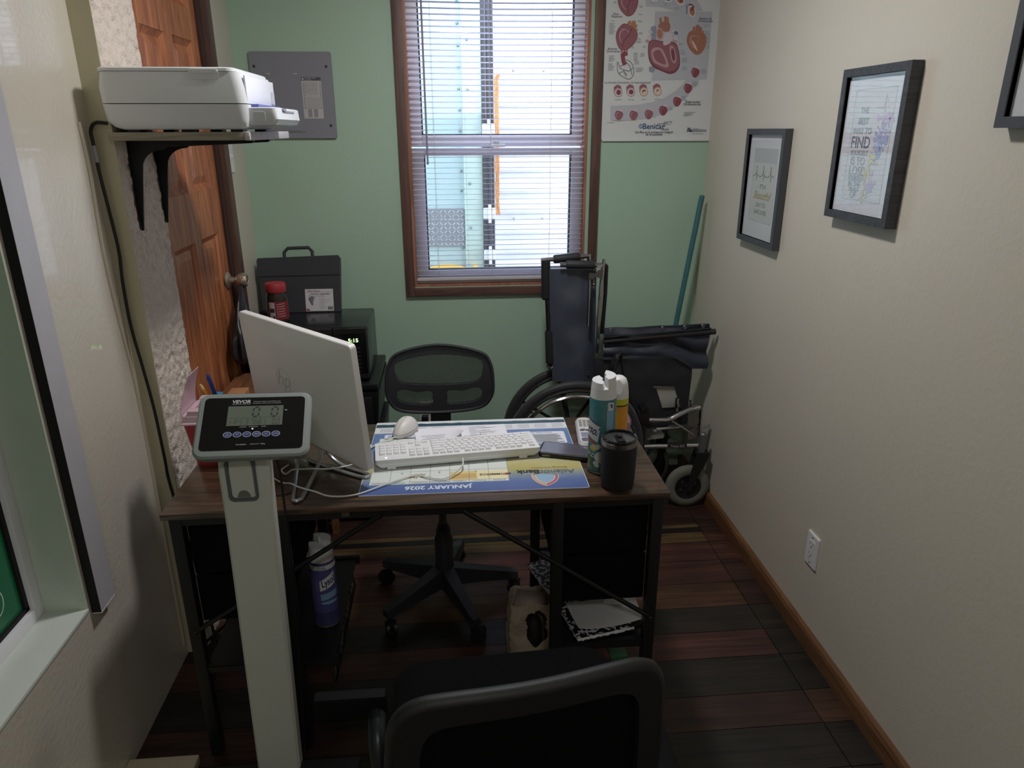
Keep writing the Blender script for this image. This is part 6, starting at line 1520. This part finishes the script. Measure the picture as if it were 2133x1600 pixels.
for i, s_ in enumerate(('ON', 'OFF', 'UNIT', 'MEM', 'SET', 'CLEAR')):
    m = MB(); m.xf = DF; cx = .0522 + i * .0193; m.prism(ell(cx, -.0905, .0086, .0066, 24), .0014, .0019, 0); m.flat(ell(cx, -.0905, .0071, .0053, 24), .0021, 1)
    if s_ == 'ON': m.text('ON', .0036, cx, -.0886, .0023, 0, .015); m.text('TARE', .0034, cx, -.0925, .0023, 0, .015)
    else: m.text(s_, .0042 if len(s_) < 4 else .0034, cx, -.0905, .0023, 0, .015)
    m.build('button', [ink('#aeb2c4'), ink('#2a3570')], fs_, smooth=False)
mb = MB()
def pole(z, d, w):       # slightly leaning flat column
    k = (z - .069) / .834; xl = -.531 + .017 * k; xr = -.4255 + .018 * k
    return xl - w, xr + w, 1.44 + d
secs = []
for z, d, w in ((.03, 0, 0), (.5, 0, 0), (.8, 0, 0), (.9, -.002, .001), (.94, .004, .0), (.968, .018, -.001), (.985, .036, -.002)):
    a, b, y = pole(z, d, w); secs.append((z, [(a, y + .034), (a, y + .006), (a + .006, y), (b - .006, y), (b, y + .006), (b, y + .034)]))
loft(mb, secs); mb.build('column', POLE, fs_, ang=30)
PF = frame((-.4655, 1.4385, .884), (1, 0, 0), (-.02, -.0, 1))
mb = MB(); mb.xf = PF; mb.ring(rrect(-.033, -.05, .031, .052, .012, 5), rrect(-.026, -.043, .025, .0475, .008, 5), -.003, .0035); mb.build('handle_ring', mat('mid_grey_plastic', '#5b6164', .45), fs_)
mb = MB(); mb.xf = PF; mb.prism(rrect(-.024, -.0405, .023, .0465, .006, 5), -.002, .0015, 0); mb.prism(ell(0, -.04, .014, .016, 16, 0, PI), .0015, .0026, 1); mb.build('handle_plate', [POLE, mat('warm_grey_plastic', '#6e6e66', .5)], fs_)
mb = MB(); mb.box(-.665, -.275, 1.02, 1.47, .012, .055, 0, .008); mb.build('platform', mat('dark_platform', '#2a2b2e', .6), fs_)
for x_ in (-.64, -.3):
    for y_ in (1.05, 1.44): mb = MB(); mb.cyl((x_, y_, .0005), (x_, y_, .013), .015); mb.build('foot', BLACK, fs_)
mb = MB(); mb.tube([(-.41, 1.47, .93), (-.4, 1.5, .85), (-.405, 1.49, .4), (-.42, 1.48, .06)], .003, 6, k=6); mb.build('cord', BLACK, fs_)

# ------------------------------------------------------------------ visitor chair in the foreground
vc = thing('office_chair', 'black mesh office chair in the foreground, seen from behind at the bottom edge', 'chair', (.1, 1.05, 0))
yaw = math.radians(9.2); e1 = V((math.cos(yaw), math.sin(yaw), 0)); e2 = V((-math.sin(yaw), math.cos(yaw), 0)); C0 = V((.104, .872, 0))
def vb(s, z): return C0 + e1 * s + e2 * (-.02 * (1 - (s / .21) ** 2) + .1 * (.83 - z) * .7) + V((0, 0, z))
O2 = outl([(-.216, .7), (-.222, .55), (-.2, .42), (-.12, .39), (.12, .39), (.2, .42), (.222, .55), (.216, .7), (.206, .768), (.178, .798), (.12, .806), (0, .806), (-.12, .806), (-.178, .798), (-.206, .768)])
sc2 = lambda k: [(x * k, .61 + (y - .61) * (k - .01)) for x, y in O2]
I4 = sc2(.83)
CHD = mat('dark_chair_frame', '#121417', .55, var=.08, bump=.1, bscale=300)
def band(outer, inner, d0, d1, name, mt, mi=0):
    n = len(outer); P_ = lambda q, d: vb(*q) - e2 * d
    vs = [P_(q, d0) for q in outer] + [P_(q, d0) for q in inner] + [P_(q, d1) for q in outer] + [P_(q, d1) for q in inner]; fs = []
    for i in range(n):
        j = (i + 1) % n
        fs += [(i, 2 * n + i, 2 * n + j, j), (n + j, 3 * n + j, 3 * n + i, n + i), (2 * n + i, 3 * n + i, 3 * n + j, 2 * n + j), (j, n + j, n + i, i)]
    m = MB(); m.add(vs, fs); 
    m.tube([P_(q, (d0 + d1) / 2) for q in outer], abs(d1 - d0) / 2, 10, closed=True)
    return m.build(name, mt, vc, ang=50)
band(O2, I4, -.014, .014, 'back_frame', CHD)
mb = MB(); mb.grid(lambda u, v: vb((u - .5) * .4, .4 + v * .385), 14, 12, thick=.003); mb.build('back_mesh', mat('dense_black_mesh', '#060607', .8, bump=.4, bscale=500), vc, ang=60)
VM = Matrix.Translation(V((.1, 1.09, 0))) @ Matrix.Rotation(yaw * .3, 4, 'Z')
mb = MB(); mb.xf = VM
loft(mb, [(.43, rrect(-.215, -.2, .215, .2, .06)), (.445, rrect(-.24, -.22, .235, .225, .07)), (.485, rrect(-.24, -.22, .235, .225, .07)), (.5, rrect(-.225, -.205, .22, .205, .07)), (.505, rrect(-.15, -.13, .15, .13, .05))])
mb.build('seat', mat('black_green_fabric', '#060808', .9, var=.12, bump=.3, bscale=350), vc, ang=60)
for sx in (-1, 1):
    m = MB()
    if sx < 0:
        m.box(-.268, -.14, 1.03, 1.055, .6, .648, 0, .006)
        m.build('armrest', mat('dark_arm_pad', '#0c0e0f', .7), vc)
        m = MB(); m.tube([(-.158, 1.04, .61), (-.154, .99, .58), (-.145, .96, .5), (-.135, .97, .42), (-.02, 1.04, .41)], .0165, 12, k=5); m.build('arm_support', mat('dark_steel_arm', '#25282c', .35, .5), vc)
    else:
        m.box(.345, .4, .93, 1.15, .612, .632, 0, .008); m.v = [V((p.x + .0, p.y, p.z - .16)) for p in m.v]; m.build('armrest', mat('dark_arm_pad', '#0c0e0f', .7), vc)
        m = MB(); m.tube([(.372, 1.04, .455), (.36, 1.04, .42), (.28, 1.06, .41), (.2, 1.06, .412)], .0165, 12, k=5); m.build('arm_support', mat('dark_steel_arm', '#25282c', .35, .5), vc)
mb = MB(); mb.bar(vb(0, .41) - V((0, 0, .0)), (.1, 1.02, .405), .07, .016); mb.box(0, .2, .98, 1.18, .395, .43, 0, .006); mb.build('mechanism', BLACK, vc)
mb = MB(); mb.cyl((.1, 1.08, .1), (.1, 1.08, .4), .025); mb.build('gas_lift', BLACK, vc)
for k in range(5):
    a = math.radians(20 + 72 * k); dx, dy = math.cos(a), math.sin(a)
    m = MB(); m.bar((.1 + dx * .02, 1.08 + dy * .02, .115), (.1 + dx * .27, 1.08 + dy * .27, .08), .045, .03, bev=.004); lg = m.build('base_leg', BLACK, vc)
    m = MB(); m.xf = frame((.1 + dx * .26, 1.08 + dy * .26, 0), (dx, dy, 0), (-dy, dx, 0)); m.tube([(0, -.018, .0275), (0, .018, .0275)], .027, 18); m.cyl((0, 0, .05), (0, 0, .075), .006); m.build('caster', BLACK, lg)

# ------------------------------------------------------------------ lamp, light, camera
LXc, LYc = .14, 1.95
t = thing('ceiling_light', 'round white ceiling lamp above the desk, out of view', 'ceiling light', (LXc, LYc, 2.44))
mb = MB(); mb.lathe([(0, 2.479), (.13, 2.479), (.13, 2.45), (.12, 2.445), (.0, 2.445)], (LXc, LYc, 0), 36); mb.build('housing', WHITE, t)
def light(name, kind, loc, energy, color, **k):
    l = bpy.data.lights.new(name, kind); l.energy = energy; l.color = color
    o = bpy.data.objects.new(name, l); COL.objects.link(o); o.location = loc
    for a, b in k.items():
        if a == 'rot': o.rotation_euler = b
        else: setattr(l, a, b)
    return o
LAMP = light('ceiling_lamp', 'AREA', (LXc, LYc, 2.44), 10., (1., .98, .965), shape='DISK', size=.22)
t = thing('ceiling_light', 'added round fill lamp on the ceiling behind the viewer, out of view', 'ceiling light', (.1, -.7, 2.44))
mb = MB(); mb.lathe([(0, 2.479), (.16, 2.479), (.16, 2.45), (.15, 2.445), (.0, 2.445)], (.1, -.7, 0), 36); mb.build('housing', WHITE, t)
light('ceiling_lamp', 'AREA', (.1, -.7, 2.44), 6., (1., .98, .96), shape='DISK', size=.3)  # added unseen fill lamp, brightens surfaces facing the viewer
light('sun', 'SUN', (0, 0, 6), 1.5, (1., .98, .95), angle=math.radians(1.), rot=(math.radians(43), 0, math.radians(12)))
w = bpy.data.worlds.new('sky'); sc.world = w; w.use_nodes = True
bg = w.node_tree.nodes['Background']; bg.inputs[0].default_value = (.78, .87, 1., 1); bg.inputs[1].default_value = 3.6

R = ((0.9962917158845369, 0.03149187546211583, 0.08006921155927375), (-0.08599319244101723, 0.3338929816391145, 0.9386802691363786), (-0.002826254349369235, 0.9420847831230587, -0.33536289850597983))
cam = bpy.data.cameras.new('camera'); co = bpy.data.objects.new('camera', cam); COL.objects.link(co)
M = Matrix.Identity(4)
for i in range(3): M[i][0] = R[i][0]; M[i][1] = R[i][1]; M[i][2] = -R[i][2]
M[2][3] = 1.6
co.matrix_world = M
cam.sensor_width = 36; cam.lens = 1490 / 2133 * 36; cam.clip_start = .02; cam.clip_end = 60
sc.camera = co
vs_ = sc.view_settings; vs_.view_transform = 'Standard'; vs_.look = 'None'; vs_.gamma = 1; vs_.use_curve_mapping = False; vs_.exposure = .75
sc.cycles.use_denoising = True; sc.cycles.max_bounces = 10; sc.cycles.diffuse_bounces = 5; sc.cycles.transparent_max_bounces = 16
sc.cycles.caustics_reflective = False; sc.cycles.caustics_refractive = False; sc.cycles.sample_clamp_indirect = 6
for m_ in ('black_green_fabric', 'dense_black_mesh', 'dark_arm_pad', 'black_drawer_fabric'):
    MATS[m_].node_tree.nodes['Principled BSDF'].inputs['Specular IOR Level'].default_value = .12
